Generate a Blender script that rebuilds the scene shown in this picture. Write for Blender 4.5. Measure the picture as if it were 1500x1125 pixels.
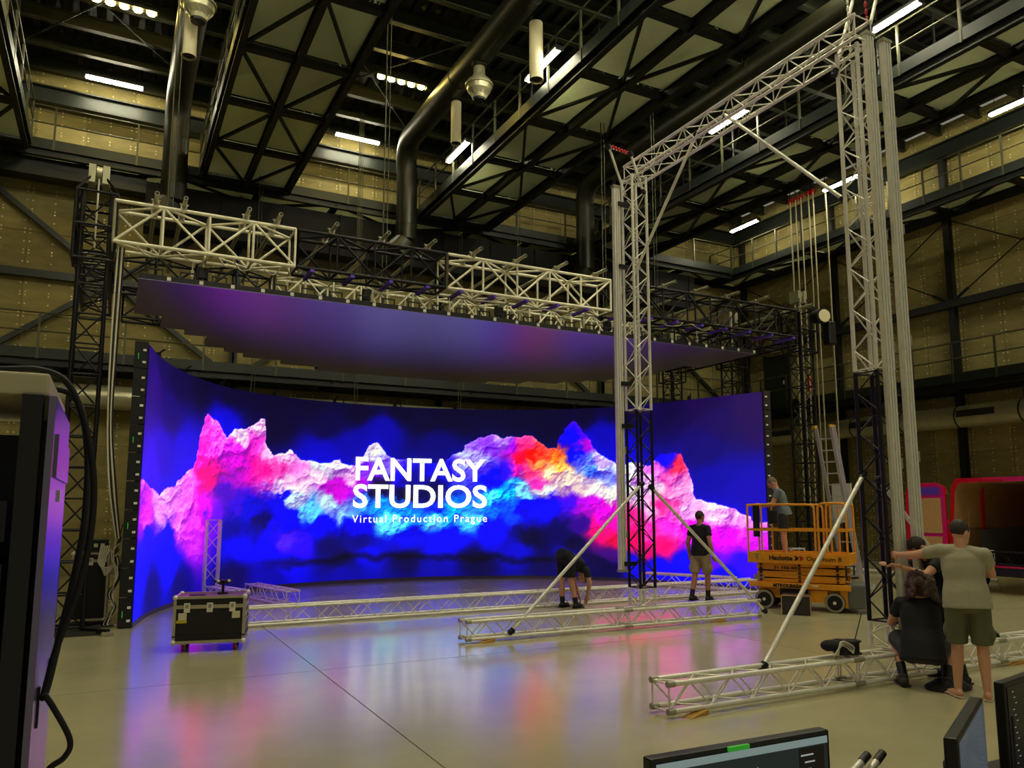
import bpy, bmesh, math, random
import numpy as np
from mathutils import Vector, Matrix, noise
random.seed(7); rng = np.random.default_rng(7)
S = bpy.context.scene
for o in list(bpy.data.objects): bpy.data.objects.remove(o)
C = S.collection
# ---------------------------------------------------------------- camera
cam = bpy.data.objects.new('camera', bpy.data.cameras.new('camera')); C.objects.link(cam)
cam.location = (0, 0, 1.87)
cam.rotation_euler = (math.radians(97.4), 0, math.radians(-27.415))
cam.data.sensor_width = 36; cam.data.lens = 27.07; cam.data.shift_y = 0.0233
cam.data.clip_start = .05; cam.data.clip_end = 200
S.camera = cam
# ---------------------------------------------------------------- world, exposure
w = bpy.data.worlds.new('hall_air'); S.world = w; w.use_nodes = True
bg = w.node_tree.nodes['Background']; bg.inputs[0].default_value = (1, .95, .72, 1); bg.inputs[1].default_value = .2
S.view_settings.view_transform = 'Standard'; S.view_settings.look = 'None'
S.view_settings.exposure = 0; S.view_settings.gamma = 1; S.view_settings.use_curve_mapping = False
SCREEN = 2.3               # brightness of the led wall
# ---------------------------------------------------------------- materials
M = {}
def mat(name, col, rough=.5, metal=0., var=0., scale=6., bump=0., bscale=40., emit=None, es=1., coat=0., spec=.5, stretch=None):
    m = bpy.data.materials.new(name); m.use_nodes = True; t = m.node_tree; b = t.nodes['Principled BSDF']
    c = [(x/255)**2.2 for x in col]
    b.inputs['Base Color'].default_value = (*c, 1); b.inputs['Roughness'].default_value = rough; b.inputs['Metallic'].default_value = metal
    b.inputs['Specular IOR Level'].default_value = spec
    if coat: b.inputs['Coat Weight'].default_value = coat; b.inputs['Coat Roughness'].default_value = .15
    if emit: b.inputs['Emission Color'].default_value = (*[(x/255)**2.2 for x in emit], 1); b.inputs['Emission Strength'].default_value = es
    if var or bump:
        g = t.nodes.new('ShaderNodeNewGeometry'); mp = t.nodes.new('ShaderNodeMapping'); t.links.new(g.outputs['Position'], mp.inputs[0])
        if stretch: mp.inputs['Scale'].default_value = stretch
    if var:
        n = t.nodes.new('ShaderNodeTexNoise'); n.inputs['Scale'].default_value = scale; n.inputs['Detail'].default_value = 6; n.inputs['Roughness'].default_value = .65
        t.links.new(mp.outputs[0], n.inputs['Vector'])
        r = t.nodes.new('ShaderNodeValToRGB'); r.color_ramp.elements[0].position = .3; r.color_ramp.elements[1].position = .7
        r.color_ramp.elements[0].color = (*[x*(1-var) for x in c], 1); r.color_ramp.elements[1].color = (*[min(1, x*(1+var)) for x in c], 1)
        t.links.new(n.outputs[0], r.inputs[0]); t.links.new(r.outputs[0], b.inputs['Base Color'])
    if bump:
        n2 = t.nodes.new('ShaderNodeTexNoise'); n2.inputs['Scale'].default_value = bscale; n2.inputs['Detail'].default_value = 4
        t.links.new(mp.outputs[0], n2.inputs['Vector'])
        bp = t.nodes.new('ShaderNodeBump'); bp.inputs['Strength'].default_value = bump; bp.inputs['Distance'].default_value = .02
        t.links.new(n2.outputs[0], bp.inputs['Height']); t.links.new(bp.outputs[0], b.inputs['Normal'])
    M[name] = m; return m
mat('concrete', (172, 166, 130), .17, var=.10, scale=.8, bump=.012, bscale=2.2, spec=1.)
mat('ply', (140, 128, 78), .75, var=.22, scale=1.4, bump=.12, bscale=9, stretch=(1, 1, 3))
mat('ply2', (130, 118, 72), .75, var=.2, scale=1.7, bump=.12, bscale=9, stretch=(1, 1, 3))
mat('ply3', (150, 136, 84), .75, var=.2, scale=1.2, bump=.12, bscale=9, stretch=(1, 1, 3))
mat('bolt', (225, 215, 170), .35, .3)
mat('black_steel', (22, 24, 22), .5, .1, var=.25, scale=3)
mat('green_steel', (30, 36, 32), .45, .1, var=.2, scale=3)
mat('rail_steel', (74, 74, 56), .4, .3)
mat('deck', (20, 21, 18), .7, var=.3, scale=2)
mat('purlin', (44, 46, 34), .5, .1, var=.2, scale=2)
mat('duct_black', (34, 34, 22), .42, .2, var=.15, scale=2, bump=.05, bscale=6)
mat('galv', (168, 165, 135), .35, .5, var=.15, scale=5)
mat('spiral', (176, 172, 140), .38, .45, var=.12, scale=3, bump=.6, bscale=14, stretch=(.3, 1, .3))
mat('alu', (226, 223, 208), .36, .3, var=.08, scale=14)
mat('alu_dull', (160, 156, 138), .42, .6, var=.1, scale=14)
mat('alu_white', (232, 226, 198), .4, .1, var=.06, scale=9)
mat('truss_black', (20, 19, 24), .42, .3, var=.4, scale=24)
mat('curtain', (13, 14, 15), .8)
mat('black', (12, 12, 13), .5)
mat('rubber', (14, 14, 14), .65)
mat('led_off', (140, 130, 165), .42, .95, bump=.03, bscale=3)
mat('case_black', (14, 14, 16), .45, var=.3, scale=20)
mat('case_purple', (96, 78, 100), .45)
mat('edge', (176, 166, 140), .35, .5)
mat('skirt', (84, 80, 92), .4)
mat('white', (225, 222, 212), .6)
mat('cream', (205, 196, 160), .55)
mat('red', (178, 22, 28), .4)
mat('van_red', (205, 14, 26), .28, coat=.6)
mat('lift', (228, 150, 22), .45, var=.08, scale=10)
mat('lift_dark', (70, 46, 12), .6)
mat('grey_box', (92, 94, 88), .5)
mat('ladder', (206, 200, 214), .35, .35)
mat('yellow', (214, 160, 40), .5)
mat('wood', (188, 142, 62), .6, var=.2, scale=18, stretch=(1, 6, 6))
mat('mdf', (190, 146, 96), .7, var=.12, scale=20)
mat('dark_panel', (46, 44, 40), .45, var=.2, scale=5)
mat('tyre', (24, 24, 24), .7)
mat('purple', (92, 58, 190), .5)
mat('skin', (205, 150, 118), .55)
mat('skin2', (178, 122, 92), .55)
mat('hair_dark', (40, 27, 20), .6, bump=.6, bscale=60)
mat('hair_brown', (64, 40, 26), .55, bump=.8, bscale=50)
mat('hair_grey', (112, 94, 80), .6, bump=.6, bscale=60)
mat('tee_grey', (158, 152, 128), .85, bump=.7, bscale=5)
mat('tee_black', (13, 13, 18), .8, bump=.2, bscale=9)
mat('tee_blue', (104, 116, 122), .85, bump=.2, bscale=9)
mat('tee_navy', (34, 38, 44), .85, bump=.2, bscale=9)
mat('short_green', (92, 94, 66), .85, bump=.3, bscale=12)
mat('short_tan', (162, 142, 108), .85, var=.15, scale=14, bump=.3, bscale=12)
mat('short_dark', (50, 50, 50), .85, bump=.2, bscale=12)
mat('short_navy', (22, 25, 36), .85, var=.3, scale=30)
mat('shoe', (22, 22, 22), .6)
mat('shoe_brown', (58, 52, 42), .7)
mat('sandal', (190, 172, 150), .6, var=.4, scale=60)
mat('green_led', (40, 150, 40), .5, emit=(60, 170, 50), es=.4)
mat('screen_dark', (12, 15, 16), .2, emit=(26, 34, 36), es=1.)
mat('screen_bar', (120, 135, 135), .3, emit=(112, 128, 128), es=.8)
mat('screen_text', (150, 150, 150), .4, emit=(150, 155, 155), es=.8)
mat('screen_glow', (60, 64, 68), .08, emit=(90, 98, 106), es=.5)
mat('monitor', (20, 20, 21), .4)
mat('cable_white', (205, 198, 180), .5)
mat('yellow_tag', (190, 170, 40), .6)
mat('tube_on', (255, 245, 200), .5, emit=(255, 247, 208), es=110.)
mat('tube_near', (255, 245, 200), .5, emit=(255, 247, 208), es=245.)
mat('tube_warm', (255, 230, 150), .5, emit=(255, 226, 120), es=130.)
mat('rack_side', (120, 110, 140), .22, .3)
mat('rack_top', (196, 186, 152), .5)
def perforated():
    m = mat('mesh_plate', (192, 197, 172), .5, .1, var=.14, scale=1.3); t = m.node_tree; b = t.nodes['Principled BSDF']; out = t.nodes['Material Output']
    tr = t.nodes.new('ShaderNodeBsdfTranslucent'); tr.inputs[0].default_value = (.6, .62, .46, 1)
    mx = t.nodes.new('ShaderNodeMixShader'); mx.inputs[0].default_value = .5
    t.links.new(b.outputs[0], mx.inputs[1]); t.links.new(tr.outputs[0], mx.inputs[2]); t.links.new(mx.outputs[0], out.inputs[0])
perforated()
# ---------------------------------------------------------------- builders
W = {}
def put(o, parent=None):
    C.objects.link(o)
    if parent is not None: o.parent = parent
    return o
def tag(o, label=None, cat=None, group=None, kind=None):
    for k, v in (('label', label), ('category', cat), ('group', group), ('kind', kind)):
        if v: o[k] = v
    return o
def thing(name, label, cat, loc=(0, 0, 0), rz=0., group=None, local=False):
    o = bpy.data.objects.new(name, None); o.empty_display_size = .1; C.objects.link(o); o.location = loc; o.rotation_euler = (0, 0, rz)
    tag(o, label, cat, group); W[o] = Vector((0, 0, 0)) if local else Vector(loc); return o
def wof(p): return W.get(p, Vector((0, 0, 0))) if p is not None else Vector((0, 0, 0))
def basis(d, up=(0, 0, 1)):
    z = Vector(d).normalized(); u = Vector(up)
    if abs(z.dot(u)) > .98: u = Vector((1, 0, 0)) if abs(z.x) < .9 else Vector((0, 1, 0))
    x = u.cross(z).normalized(); return x, z.cross(x), z
class MB:
    def __init__(s): s.v = []; s.f = []; s.m = []; s.sm = []
    def add(s, vs, fs, mi=0, sm=False):
        n = len(s.v); s.v += [tuple(v) for v in vs]; s.f += [[i+n for i in f] for f in fs]; s.m += [mi]*len(fs); s.sm += [sm]*len(fs); return s
    def box(s, c, d, mi=0, rz=0., R=None):
        c = Vector(c); R = R or Matrix.Rotation(rz, 3, 'Z'); vs = []
        for z in (-.5, .5):
            for x, y in ((-.5, -.5), (.5, -.5), (.5, .5), (-.5, .5)): vs.append(c + R @ Vector((x*d[0], y*d[1], z*d[2])))
        return s.add(vs, [(3, 2, 1, 0), (4, 5, 6, 7), (0, 1, 5, 4), (1, 2, 6, 5), (2, 3, 7, 6), (3, 0, 4, 7)], mi)
    def beam(s, p, q, w, h, mi=0, up=(0, 0, 1)):
        p = Vector(p); q = Vector(q); x, y, z = basis(q-p, up); R = Matrix((x, y, z)).transposed()
        return s.box((p+q)/2, (w, h, (q-p).length), mi, R=R)
    def ibeam(s, p, q, w, h, t=.02, mi=0):
        p = Vector(p); q = Vector(q); u = Vector((0, 0, h/2-t/2))
        s.beam(p, q, t, h-2*t, mi); s.beam(p+u, q+u, w, t, mi); s.beam(p-u, q-u, w, t, mi); return s
    def cyl(s, p, q, r, n=10, r2=None, mi=0, caps=True):
        p = Vector(p); q = Vector(q); r2 = r if r2 is None else r2; x, y, z = basis(q-p); vs = []
        for c, rr in ((p, r), (q, r2)):
            for i in range(n): a = 2*math.pi*i/n; vs.append(c + x*rr*math.cos(a) + y*rr*math.sin(a))
        s.add(vs, [(i, (i+1) % n, n+(i+1) % n, n+i) for i in range(n)], mi, True)
        if caps: s.add(vs[:n], [list(range(n))[::-1]], mi); s.add(vs[n:], [list(range(n))], mi)
        return s
    def tube(s, pts, r, n=8, mi=0, rr=None):
        pts = [Vector(p) for p in pts]; k = len(pts); vs = []; px = None
        for i, p in enumerate(pts):
            d = (pts[min(i+1, k-1)]-pts[max(i-1, 0)]).normalized()
            if px is None: x, y, _ = basis(d)
            else: x = (px - d*px.dot(d)).normalized(); y = d.cross(x)
            px = x; ra = rr[i] if rr else r
            for j in range(n): a = 2*math.pi*j/n; vs.append(p + x*ra*math.cos(a) + y*ra*math.sin(a))
        fs = [(i*n+j, i*n+(j+1) % n, (i+1)*n+(j+1) % n, (i+1)*n+j) for i in range(k-1) for j in range(n)]
        s.add(vs, fs, mi, True); s.add(vs[:n], [list(range(n))[::-1]], mi); s.add(vs[-n:], [list(range(n))], mi); return s
    def ell(s, c, r, n=12, k=8, mi=0, R=None):
        c = Vector(c); R = R or Matrix.Identity(3); vs = [c + R @ Vector((0, 0, -r[2]))]
        for i in range(1, k):
            t = math.pi*i/k - math.pi/2
            for j in range(n): a = 2*math.pi*j/n; vs.append(c + R @ Vector((r[0]*math.cos(t)*math.cos(a), r[1]*math.cos(t)*math.sin(a), r[2]*math.sin(t))))
        vs.append(c + R @ Vector((0, 0, r[2]))); L = len(vs)-1
        fs = [(0, 1+(j+1) % n, 1+j) for j in range(n)] + [(L, L-n+j, L-n+(j+1) % n) for j in range(n)]
        fs += [(1+i*n+j, 1+i*n+(j+1) % n, 1+(i+1)*n+(j+1) % n, 1+(i+1)*n+j) for i in range(k-2) for j in range(n)]
        return s.add(vs, fs, mi, True)
    def prism(s, poly, a, b, mi=0):   # polygon of 3d points swept from offset a to offset b (vectors)
        n = len(poly); a = Vector(a); b = Vector(b); vs = [Vector(p)+a for p in poly] + [Vector(p)+b for p in poly]
        s.add(vs, [list(range(n))[::-1], list(range(n, 2*n))] + [(i, (i+1) % n, n+(i+1) % n, n+i) for i in range(n)], mi); return s
    def obj(s, name, mats, parent=None, bevel=0.):
        me = bpy.data.meshes.new(name); off = wof(parent); me.from_pydata([(x-off.x, y-off.y, z-off.z) for x, y, z in s.v], [], s.f)
        mats = mats if isinstance(mats, (list, tuple)) else [mats]
        for m in mats: me.materials.append(M[m])
        me.polygons.foreach_set('material_index', s.m); me.polygons.foreach_set('use_smooth', s.sm)
        bm = bmesh.new(); bm.from_mesh(me); bmesh.ops.recalc_face_normals(bm, faces=bm.faces)
        if bevel: bmesh.ops.bevel(bm, geom=[e for e in bm.edges if e.is_manifold and e.calc_face_angle(0) > .6], offset=bevel, segments=2, affect='EDGES', profile=.5)
        bm.to_mesh(me); bm.free(); me.update()
        o = put(bpy.data.objects.new(name, me), parent); W[o] = off; return o
_u = {}
def unit(kind, m):
    if (kind, m) in _u: return _u[kind, m]
    b = MB(); b.cyl((0, 0, 0), (0, 0, 1), 1, 8) if kind == 'cyl' else b.box((0, 0, 0), (1, 1, 1))
    o = b.obj('u', m); me = o.data; me.name = kind+'_'+m; bpy.data.objects.remove(o); _u[kind, m] = me; return me
def rod(p, q, r, m, name, parent):
    p = Vector(p); q = Vector(q); o = bpy.data.objects.new(name, unit('cyl', m)); x, y, z = basis(q-p)
    R = Matrix((x, y, z)).transposed().to_4x4()
    o.matrix_local = Matrix.Translation(p - wof(parent)) @ R @ Matrix.Diagonal((r, r, (q-p).length, 1)); return put(o, parent)
def bar(p, q, w_, h, m, name, parent, up=(0, 0, 1)):
    p = Vector(p); q = Vector(q); o = bpy.data.objects.new(name, unit('box', m)); x, y, z = basis(q-p, up)
    R = Matrix((x, y, z)).transposed().to_4x4()
    o.matrix_local = Matrix.Translation((p+q)/2 - wof(parent)) @ R @ Matrix.Diagonal((w_, h, (q-p).length, 1)); return put(o, parent)
def cube(c, d, m, name, parent, rz=0.):
    o = bpy.data.objects.new(name, unit('box', m))
    o.matrix_local = Matrix.Translation(Vector(c)-wof(parent)) @ Matrix.Rotation(rz, 4, 'Z') @ Matrix.Diagonal((*d, 1)); return put(o, parent)
def struct(b, name, m, bevel=0.):
    o = b.obj(name, m, None, bevel); o['kind'] = 'structure'; return o
def smooth_path(pts, k=8):
    P = [Vector(p) for p in pts]; P = [2*P[0]-P[1]] + P + [2*P[-1]-P[-2]]; out = []
    for i in range(1, len(P)-2):
        a, b, c, d = P[i-1:i+3]
        for j in range(k):
            t = j/k; out.append(.5*((2*b) + (c-a)*t + (2*a-5*b+4*c-d)*t*t + (3*b-a-3*c+d)*t**3))
    return out + [P[-2]]
def truss(p, q, w_, h, m, parent=None, bay=.25, rc=.025, rl=.009, up=(0, 0, 1), style='zig', part='chord', faces=(0, 1, 2, 3), joined=False, lm=None, ends=True):
    """box truss centred on p-q: four chord tubes and a lacing rod for every bay of every face"""
    p = Vector(p); q = Vector(q); x, y, z = basis(q-p, up); L = (q-p).length; n = max(2, round(L/bay)); lm = lm or m
    cs = [p + x*(sx*w_/2) + y*(sy*h/2) for sx, sy in ((-1, -1), (1, -1), (1, 1), (-1, 1))]; d = z*L
    if part == 'chord':
        for c in cs: rod(c, c+d, rc, m, 'chord', parent)
        par = parent
    else:
        b = MB()
        for c in cs: b.cyl(c, c+d, rc, 10)
        for k in range(4):
            for e in (z*rl, d-z*rl): b.cyl(cs[k]+e, cs[(k+1) % 4]+e, rl, 6)
        par = b.obj(part, m, parent); ends = False
    J = MB()
    def R(a, b_):
        if joined: J.cyl(a, b_, rl, 5, caps=False)
        else: rod(a, b_, rl, lm, 'lacing_rod', par)
    for f in faces:
        a, b = cs[f], cs[(f+1) % 4]
        for i in range(n):
            t0, t1 = d*(i/n), d*((i+1)/n); s_, e_ = (a, b) if (i+f) % 2 == 0 else (b, a)
            R(s_+t0, e_+t1)
            if style == 'box': R(a+t0, b+t0)
            if style == 'x': R(e_+t0, s_+t1)
        if ends: R(a, b); R(a+d, b+d)
    if joined: o = J.obj('lacing', lm, par)
    return par
# ================================================================ the hall
XR, YB, XL, ZC = 24.0, 24.8, -9.0, 14.6
fl = MB(); fl.box(((XL+XR)/2, 10.4, -.2), (XR-XL+.4, 30.8, .3), 0); fl = struct(fl, 'floor', 'concrete')
xs = [XL, -3.73, 2.27, 8.27, 14.27, 20.27, XR]; ys = [-5, -2.85, 3.2, 9.25, 15.3, 21.35, YB]
for i in range(6):
    for j in range(6):
        b = MB(); b.box(((xs[i]+xs[i+1])/2, (ys[j]+ys[j+1])/2, -.025), (xs[i+1]-xs[i]-.012, ys[j+1]-ys[j]-.012, .05)); b.obj('slab', 'concrete', fl)
wb = struct(MB().box(((XL+XR)/2, YB+.2, ZC/2), (XR-XL, .3, ZC)), 'wall_back', 'ply2')
wr = struct(MB().box((XR+.2, 10.4, ZC/2), (.3, 30.8, ZC)), 'wall_right', 'ply2')
struct(MB().box((XL-.2, 10.4, ZC/2), (.3, 30.8, ZC)), 'wall_left', 'ply2')
# plywood boards with their bolts
def board(m):
    b = MB(); b.box((.62, 0, .595), (1.238, .03, 1.188))
    for x in (.06, .62, 1.18):
        for z in (.05, .3, .55, .64, .89, 1.14): b.cyl((x, -.014, z), (x, -.03, z), .024, 6, .018, 1)
    o = b.obj('board', [m, 'bolt']); me = o.data; bpy.data.objects.remove(o); return me
boards = [board(m) for m in ('ply', 'ply2', 'ply3', 'ply')]
for i in range(23):
    for j in range(12):
        x, z = -5.0+1.25*i, .02+1.2*j
        if z < 4.2 and 1.0 < x < 12.5: continue
        o = bpy.data.objects.new('board', random.choice(boards)); o.location = (x, YB+.015, z); put(o, wb)
for i in range(13):
    for j in range(12):
        o = bpy.data.objects.new('board', random.choice(boards)); o.location = (XR+.015, 24.8-1.25*i, .02+1.2*j); o.rotation_euler = (0, 0, -math.pi/2); put(o, wr)
# roof: trapezoid deck and purlins
b = MB(); pts = []
x = XL
while x < XR:
    pts += [(x, ZC), (x+.16, ZC), (x+.2, ZC+.14), (x+.34, ZC+.14)]; x += .38
vs = [(p[0], -5, p[1]) for p in pts] + [(p[0], YB+.2, p[1]) for p in pts]; n = len(pts)
b.add(vs, [(i, i+1, n+i+1, n+i) for i in range(n-1)]); cl = struct(b, 'ceiling', 'deck')
k = 0; y = 24.3
while y > -1:
    MB().ibeam((XL, y, ZC-.19), (XR, y, ZC-.19), .16, .36, .025).obj('purlin', 'purlin', cl); y -= 1.32
MB().ibeam((XL, 24.45, 13.55), (XR, 24.45, 13.55), .3, .5, .04).obj('edge_beam', 'green_steel', cl)
MB().ibeam((23.7, -3, 13.55), (23.7, YB, 13.55), .3, .5, .04).obj('edge_beam', 'green_steel', cl)
for i in range(4):
    x = -.6+6.8*i
    rod((x-2.2, 22.9, 14.2), (x+1.6, 17.5, 14.2), .02, 'black_steel', 'wind_brace', cl); rod((x+1.8, 22.9, 14.2), (x-2.4, 17.5, 14.2), .02, 'black_steel', 'wind_brace', cl)
# wall steelwork
for i in range(4):
    x = -3.7+6.8*i; MB().ibeam((x, 24.62, 0), (x, 24.62, 13.4), .3, .3, .03).obj('column', 'green_steel', wb)
    n_ = (x+3.4, 24.6, 8.35)
    for xe, ze in ((x, 11), (x, 5.75), (x+6.8, 11), (x+6.8, 5.75)): bar((xe, 24.6, ze), n_, .14, .14, 'green_steel', 'brace', wb)
MB().beam((-6, 24.6, 8.35), (23.8, 24.6, 8.35), .16, .22).obj('wall_beam', 'green_steel', wb)
for y in (10.4, 15.0, 19.5, 24.2):
    bar((23.86, y, 0), (23.86, y, 13.4), .2, .2, 'black_steel', 'column', wr)
    for dy in (-4.5, 4.5):
        if 9 < y+dy < 25: rod((23.8, y, 8.45), (23.8, y+dy, 11.2), .022, 'black_steel', 'tie_rod', wr); rod((23.8, y+.0, 8.45), (23.8, y+dy*.13, 8.45+2.75*.13), .05, 'black_steel', 'turnbuckle', wr)
MB().beam((23.8, 0, 8.4), (23.8, 24.6, 8.4), .2, .24).obj('wall_beam', 'black_steel', wr)
# ---------------------------------------------------------------- catwalks
def catwalk(name, label, a, b, nrm, width, z, rails=(1, 1), bay=2.4, mid=True, post=1.4, group=None, rz=1.1, fas=.28, st='black_steel', plate='mesh_plate'):
    a = Vector((*a, z)); b_ = Vector((*b, z)); n = Vector((*nrm, 0)); d = b_-a; L = d.length; d.normalize(); t = thing(name, label, 'catwalk', a, group=group)
    e = [0, width/2, width] if mid else [0, width]
    for k in e: MB().ibeam(a+n*k+Vector((0, 0, -.16)), b_+n*k+Vector((0, 0, -.16)), .14, .3, .03).obj('edge_beam' if k in (0, width) else 'centre_beam', st, t)
    N = max(1, round(L/bay)); st_ = L/N
    for i in range(N+1):
        p = a+d*st_*i; bar(p+Vector((0, 0, -.18)), p+n*width+Vector((0, 0, -.18)), .12, .2, st, 'cross_beam', t, up=d)
        if i < N:
            for k in range(len(e)-1):
                q0 = p+n*e[k]; wd = e[k+1]-e[k]
                c = q0+d*st_/2+n*wd/2+Vector((0, 0, -.03)); dx = abs(d.x)*(st_-.14)+abs(n.x)*(wd-.14); dy = abs(d.y)*(st_-.14)+abs(n.y)*(wd-.14)
                cube(c, (dx, dy, .025), plate, 'deck_plate', t)
                s0, s1 = (q0, q0+d*st_+n*wd) if (i+k) % 2 else (q0+n*wd, q0+d*st_)
                bar(s0+Vector((0, 0, -.2)), s1+Vector((0, 0, -.2)), .07, .07, st, 'diagonal', t)
    for side, on in zip((0, width), rails):
        if not on: continue
        o = n*(side + (.1 if side else -.1))
        MB().beam(a+o+Vector((0, 0, .02)), b_+o+Vector((0, 0, .02)), .03, fas).obj('kick_plate', 'green_steel', t)
        for h in (rz, rz*.55): rod(a+o+Vector((0, 0, h)), b_+o+Vector((0, 0, h)), .022, 'rail_steel', 'rail', t)
        m = round(L/post)
        for i in range(m+1): p = a+d*L*i/m+o; bar(p+Vector((0, 0, -.14)), p+Vector((0, 0, rz)), .05, .05, 'rail_steel', 'post', t, up=d)
    return t
catwalk('wall_catwalk', 'lower railed catwalk along the back wall behind the led wall', (-6, 23.5), (22.5, 23.5), (0, 1), 1.25, 5.9, (1, 0), mid=False, post=2.0)
catwalk('wall_catwalk', 'upper railed catwalk along the back wall under the roof', (-6, 23.5), (22.5, 23.5), (0, 1), 1.25, 11.65, (1, 0), mid=False, post=2.0)
catwalk('wall_catwalk', 'lower railed catwalk on the right wall above the silver duct', (22.6, 0), (22.6, 24.7), (1, 0), 1.25, 5.75, (1, 0), mid=False, post=1.3)
catwalk('wall_catwalk', 'upper railed catwalk on the right wall behind the hanging hoist ropes', (22.6, 0), (22.6, 24.7), (1, 0), 1.25, 11.6, (1, 0), mid=False, post=1.25)
for x, lab in ((-4.95, 'roof catwalk furthest from the van, next to the bare left bay'), (1.87, 'roof catwalk above the server rack end of the led ceiling'), (8.7, 'roof catwalk above the middle of the led ceiling'), (15.4, 'roof catwalk passing behind the tall gantry leg')):
    t = catwalk('roof_catwalk', lab, (x, -1), (x, 23.3), (1, 0), 2.4, 11.7)
    for y in (1.5, 6.3, 11.1, 15.9, 20.7):
        for dx in (.1, 2.3): rod((x+dx, y, 11.6), (x+dx, y, 14.3), .035, 'black_steel', 'hanger', t)
b = thing('roof_girder', 'deep black box girder under the upper back catwalk', 'girder', (10.5, 24.2, 9.9))
MB().box((10.6, 24.15, 10.6), (20.4, .7, 1.35)).obj('casing', 'curtain', b)
for i in range(12): cube((.7+1.8*i, 23.78, 10.6), (.06, .04, 1.35), 'curtain', 'stiffener', b)
b = thing('roof_girder', 'dark box girder over the top of the left truss tower', 'girder', (-5, 24.2, 10.9))
MB().box((-4.1, 24.15, 11.15), (9, .6, .4)).obj('casing', 'black_steel', b); MB().box((-4.1, 23.8, 11.15), (9, .06, .5)).obj('flange', 'black_steel', b)
# ---------------------------------------------------------------- ducts
for x, lab in ((1.06, 'fat black air duct dropping beside the left end of the rig'), (7.72, 'fat black air duct bending down behind the middle of the rig'), (14.5, 'fat black air duct bending down beside the gantry leg')):
    t = thing('air_duct', lab, 'duct', (x, 22.6, 10.4)); X2 = x+.15*(x > 2)
    path = [(x, -4, 13.4)] + [(x, y, 13.4) for y in (0, 4, 8, 12, 16, 19, 21.4)] + [(x+(X2-x)*(1-math.cos(a)), 21.6+.9*math.sin(a), 13.4-.9*(1-math.cos(a))) for a in [math.pi/2*i/8 for i in range(1, 9)]] + [(X2, 22.5, 11.0), (X2, 22.5, 10.3)]
    MB().tube(path, .33, 20).obj('duct_run', 'duct_black', t)
    for y in (2, 6, 10, 14, 18): MB().cyl((x, y-.03, 13.4), (x, y+.03, 13.4), .345, 20).obj('joint_ring', 'duct_black', t)
    MB().cyl((X2, 22.5, 10.78), (X2, 22.5, 10.84), .345, 20).obj('joint_ring', 'duct_black', t)
    MB().cyl((X2, 22.5, 10.3), (X2-.25, 22.6, 9.9), .33, 20, .45).obj('outlet_boot', 'duct_black', t)
def jet(x, y, z, lab):
    t = thing('jet_nozzle', lab, 'nozzle', (x, y, z-.6)); b = MB(); prof = [(.14, .35), (.15, .1), (.2, .0), (.3, -.08), (.33, -.2), (.3, -.34), (.2, -.46), (.17, -.55)]
    for (r0, z0), (r1, z1) in zip(prof, prof[1:]): b.cyl((x, y, z+z0), (x, y, z+z1), r0, 18, r1, caps=False)
    b.obj('body', 'galv', t); MB().cyl((x, y, z-.53), (x, y, z-.6), .17, 18, .15).obj('outlet', 'black', t)
    MB().cyl((x, y, z-.17), (x, y, z-.22), .36, 18).obj('flange', 'galv', t)
    for i in range(12):
        a = math.pi*i/6; bar((x+.33*math.cos(a), y+.33*math.sin(a), z-.2), (x+.2*math.cos(a), y+.2*math.sin(a), z-.48), .02, .02, 'galv', 'vane', t)
    MB().cyl((x, y, z+.3), (x, y, z+.62), .2, 14).obj('collar', 'duct_black', t)
jet(7.72, 16.7, 12.72, 'galvanised jet nozzle under the middle black duct'); jet(1.06, 16.5, 12.68, 'galvanised jet nozzle under the left black duct')
def drop_pipe(x, y, z0, z1, r, lab):
    t = thing('drop_pipe', lab, 'pipe', (x, y, z0)); b = MB(); b.cyl((x, y, z0), (x, y, z1), r, 16, caps=False); b.obj('pipe', 'cream', t)
    MB().cyl((x, y, z0+.02), (x, y, z0+.08), r*.8, 14).obj('inner_ring', 'black', t); MB().cyl((x, y, z0-.01), (x, y, z0+.05), r*1.06, 16, caps=False).obj('rim', 'cream', t)
drop_pipe(8.15, 14.5, 11.65, 13.05, .16, 'cream drop pipe beside the middle roof catwalk, larger of two'); drop_pipe(7.9, 18.6, 11.85, 13.05, .14, 'cream drop pipe by the middle duct, smaller of two'); drop_pipe(.95, 17.1, 11.6, 12.9, .15, 'cream drop pipe in front of the left black duct')
t = thing('wall_duct', 'silver spiral duct with grilles along the right wall', 'duct', (23.2, 16, 4.3))
MB().tube([(23.2, y, 4.66) for y in np.linspace(2, 24.0, 40)], .34, 24).obj('duct_run', 'spiral', t)
for y in np.arange(3.2, 24, 1.9): MB().cyl((23.2, y-.02, 4.66), (23.2, y+.02, 4.66), .352, 24).obj('band', 'black_steel', t); rod((23.2, y, 5.0), (23.2, y, 5.6), .012, 'black_steel', 'hanger', t)
for y in (10.2, 13.95, 17.8, 21.6):
    g = MB().box((22.862, y, 4.72), (.03, 1.15, .2)).obj('grille', 'dark_panel', t)
    for i in range(3): cube((22.845, y, 4.66+.06*i), (.02, 1.1, .012), 'black_steel', 'louvre', g)
t = thing('wall_duct', 'silver spiral duct along the back wall behind the left tower', 'duct', (5, 24.1, 4.6))
MB().tube([(x, 24.15, 4.93) for x in np.linspace(-6, 22.6, 50)], .34, 24).obj('duct_run', 'spiral', t)
for x in np.arange(-5, 22, 1.9): MB().cyl((x-.02, 24.15, 4.93), (x+.02, 24.15, 4.93), .352, 24).obj('band', 'black_steel', t)
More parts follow.
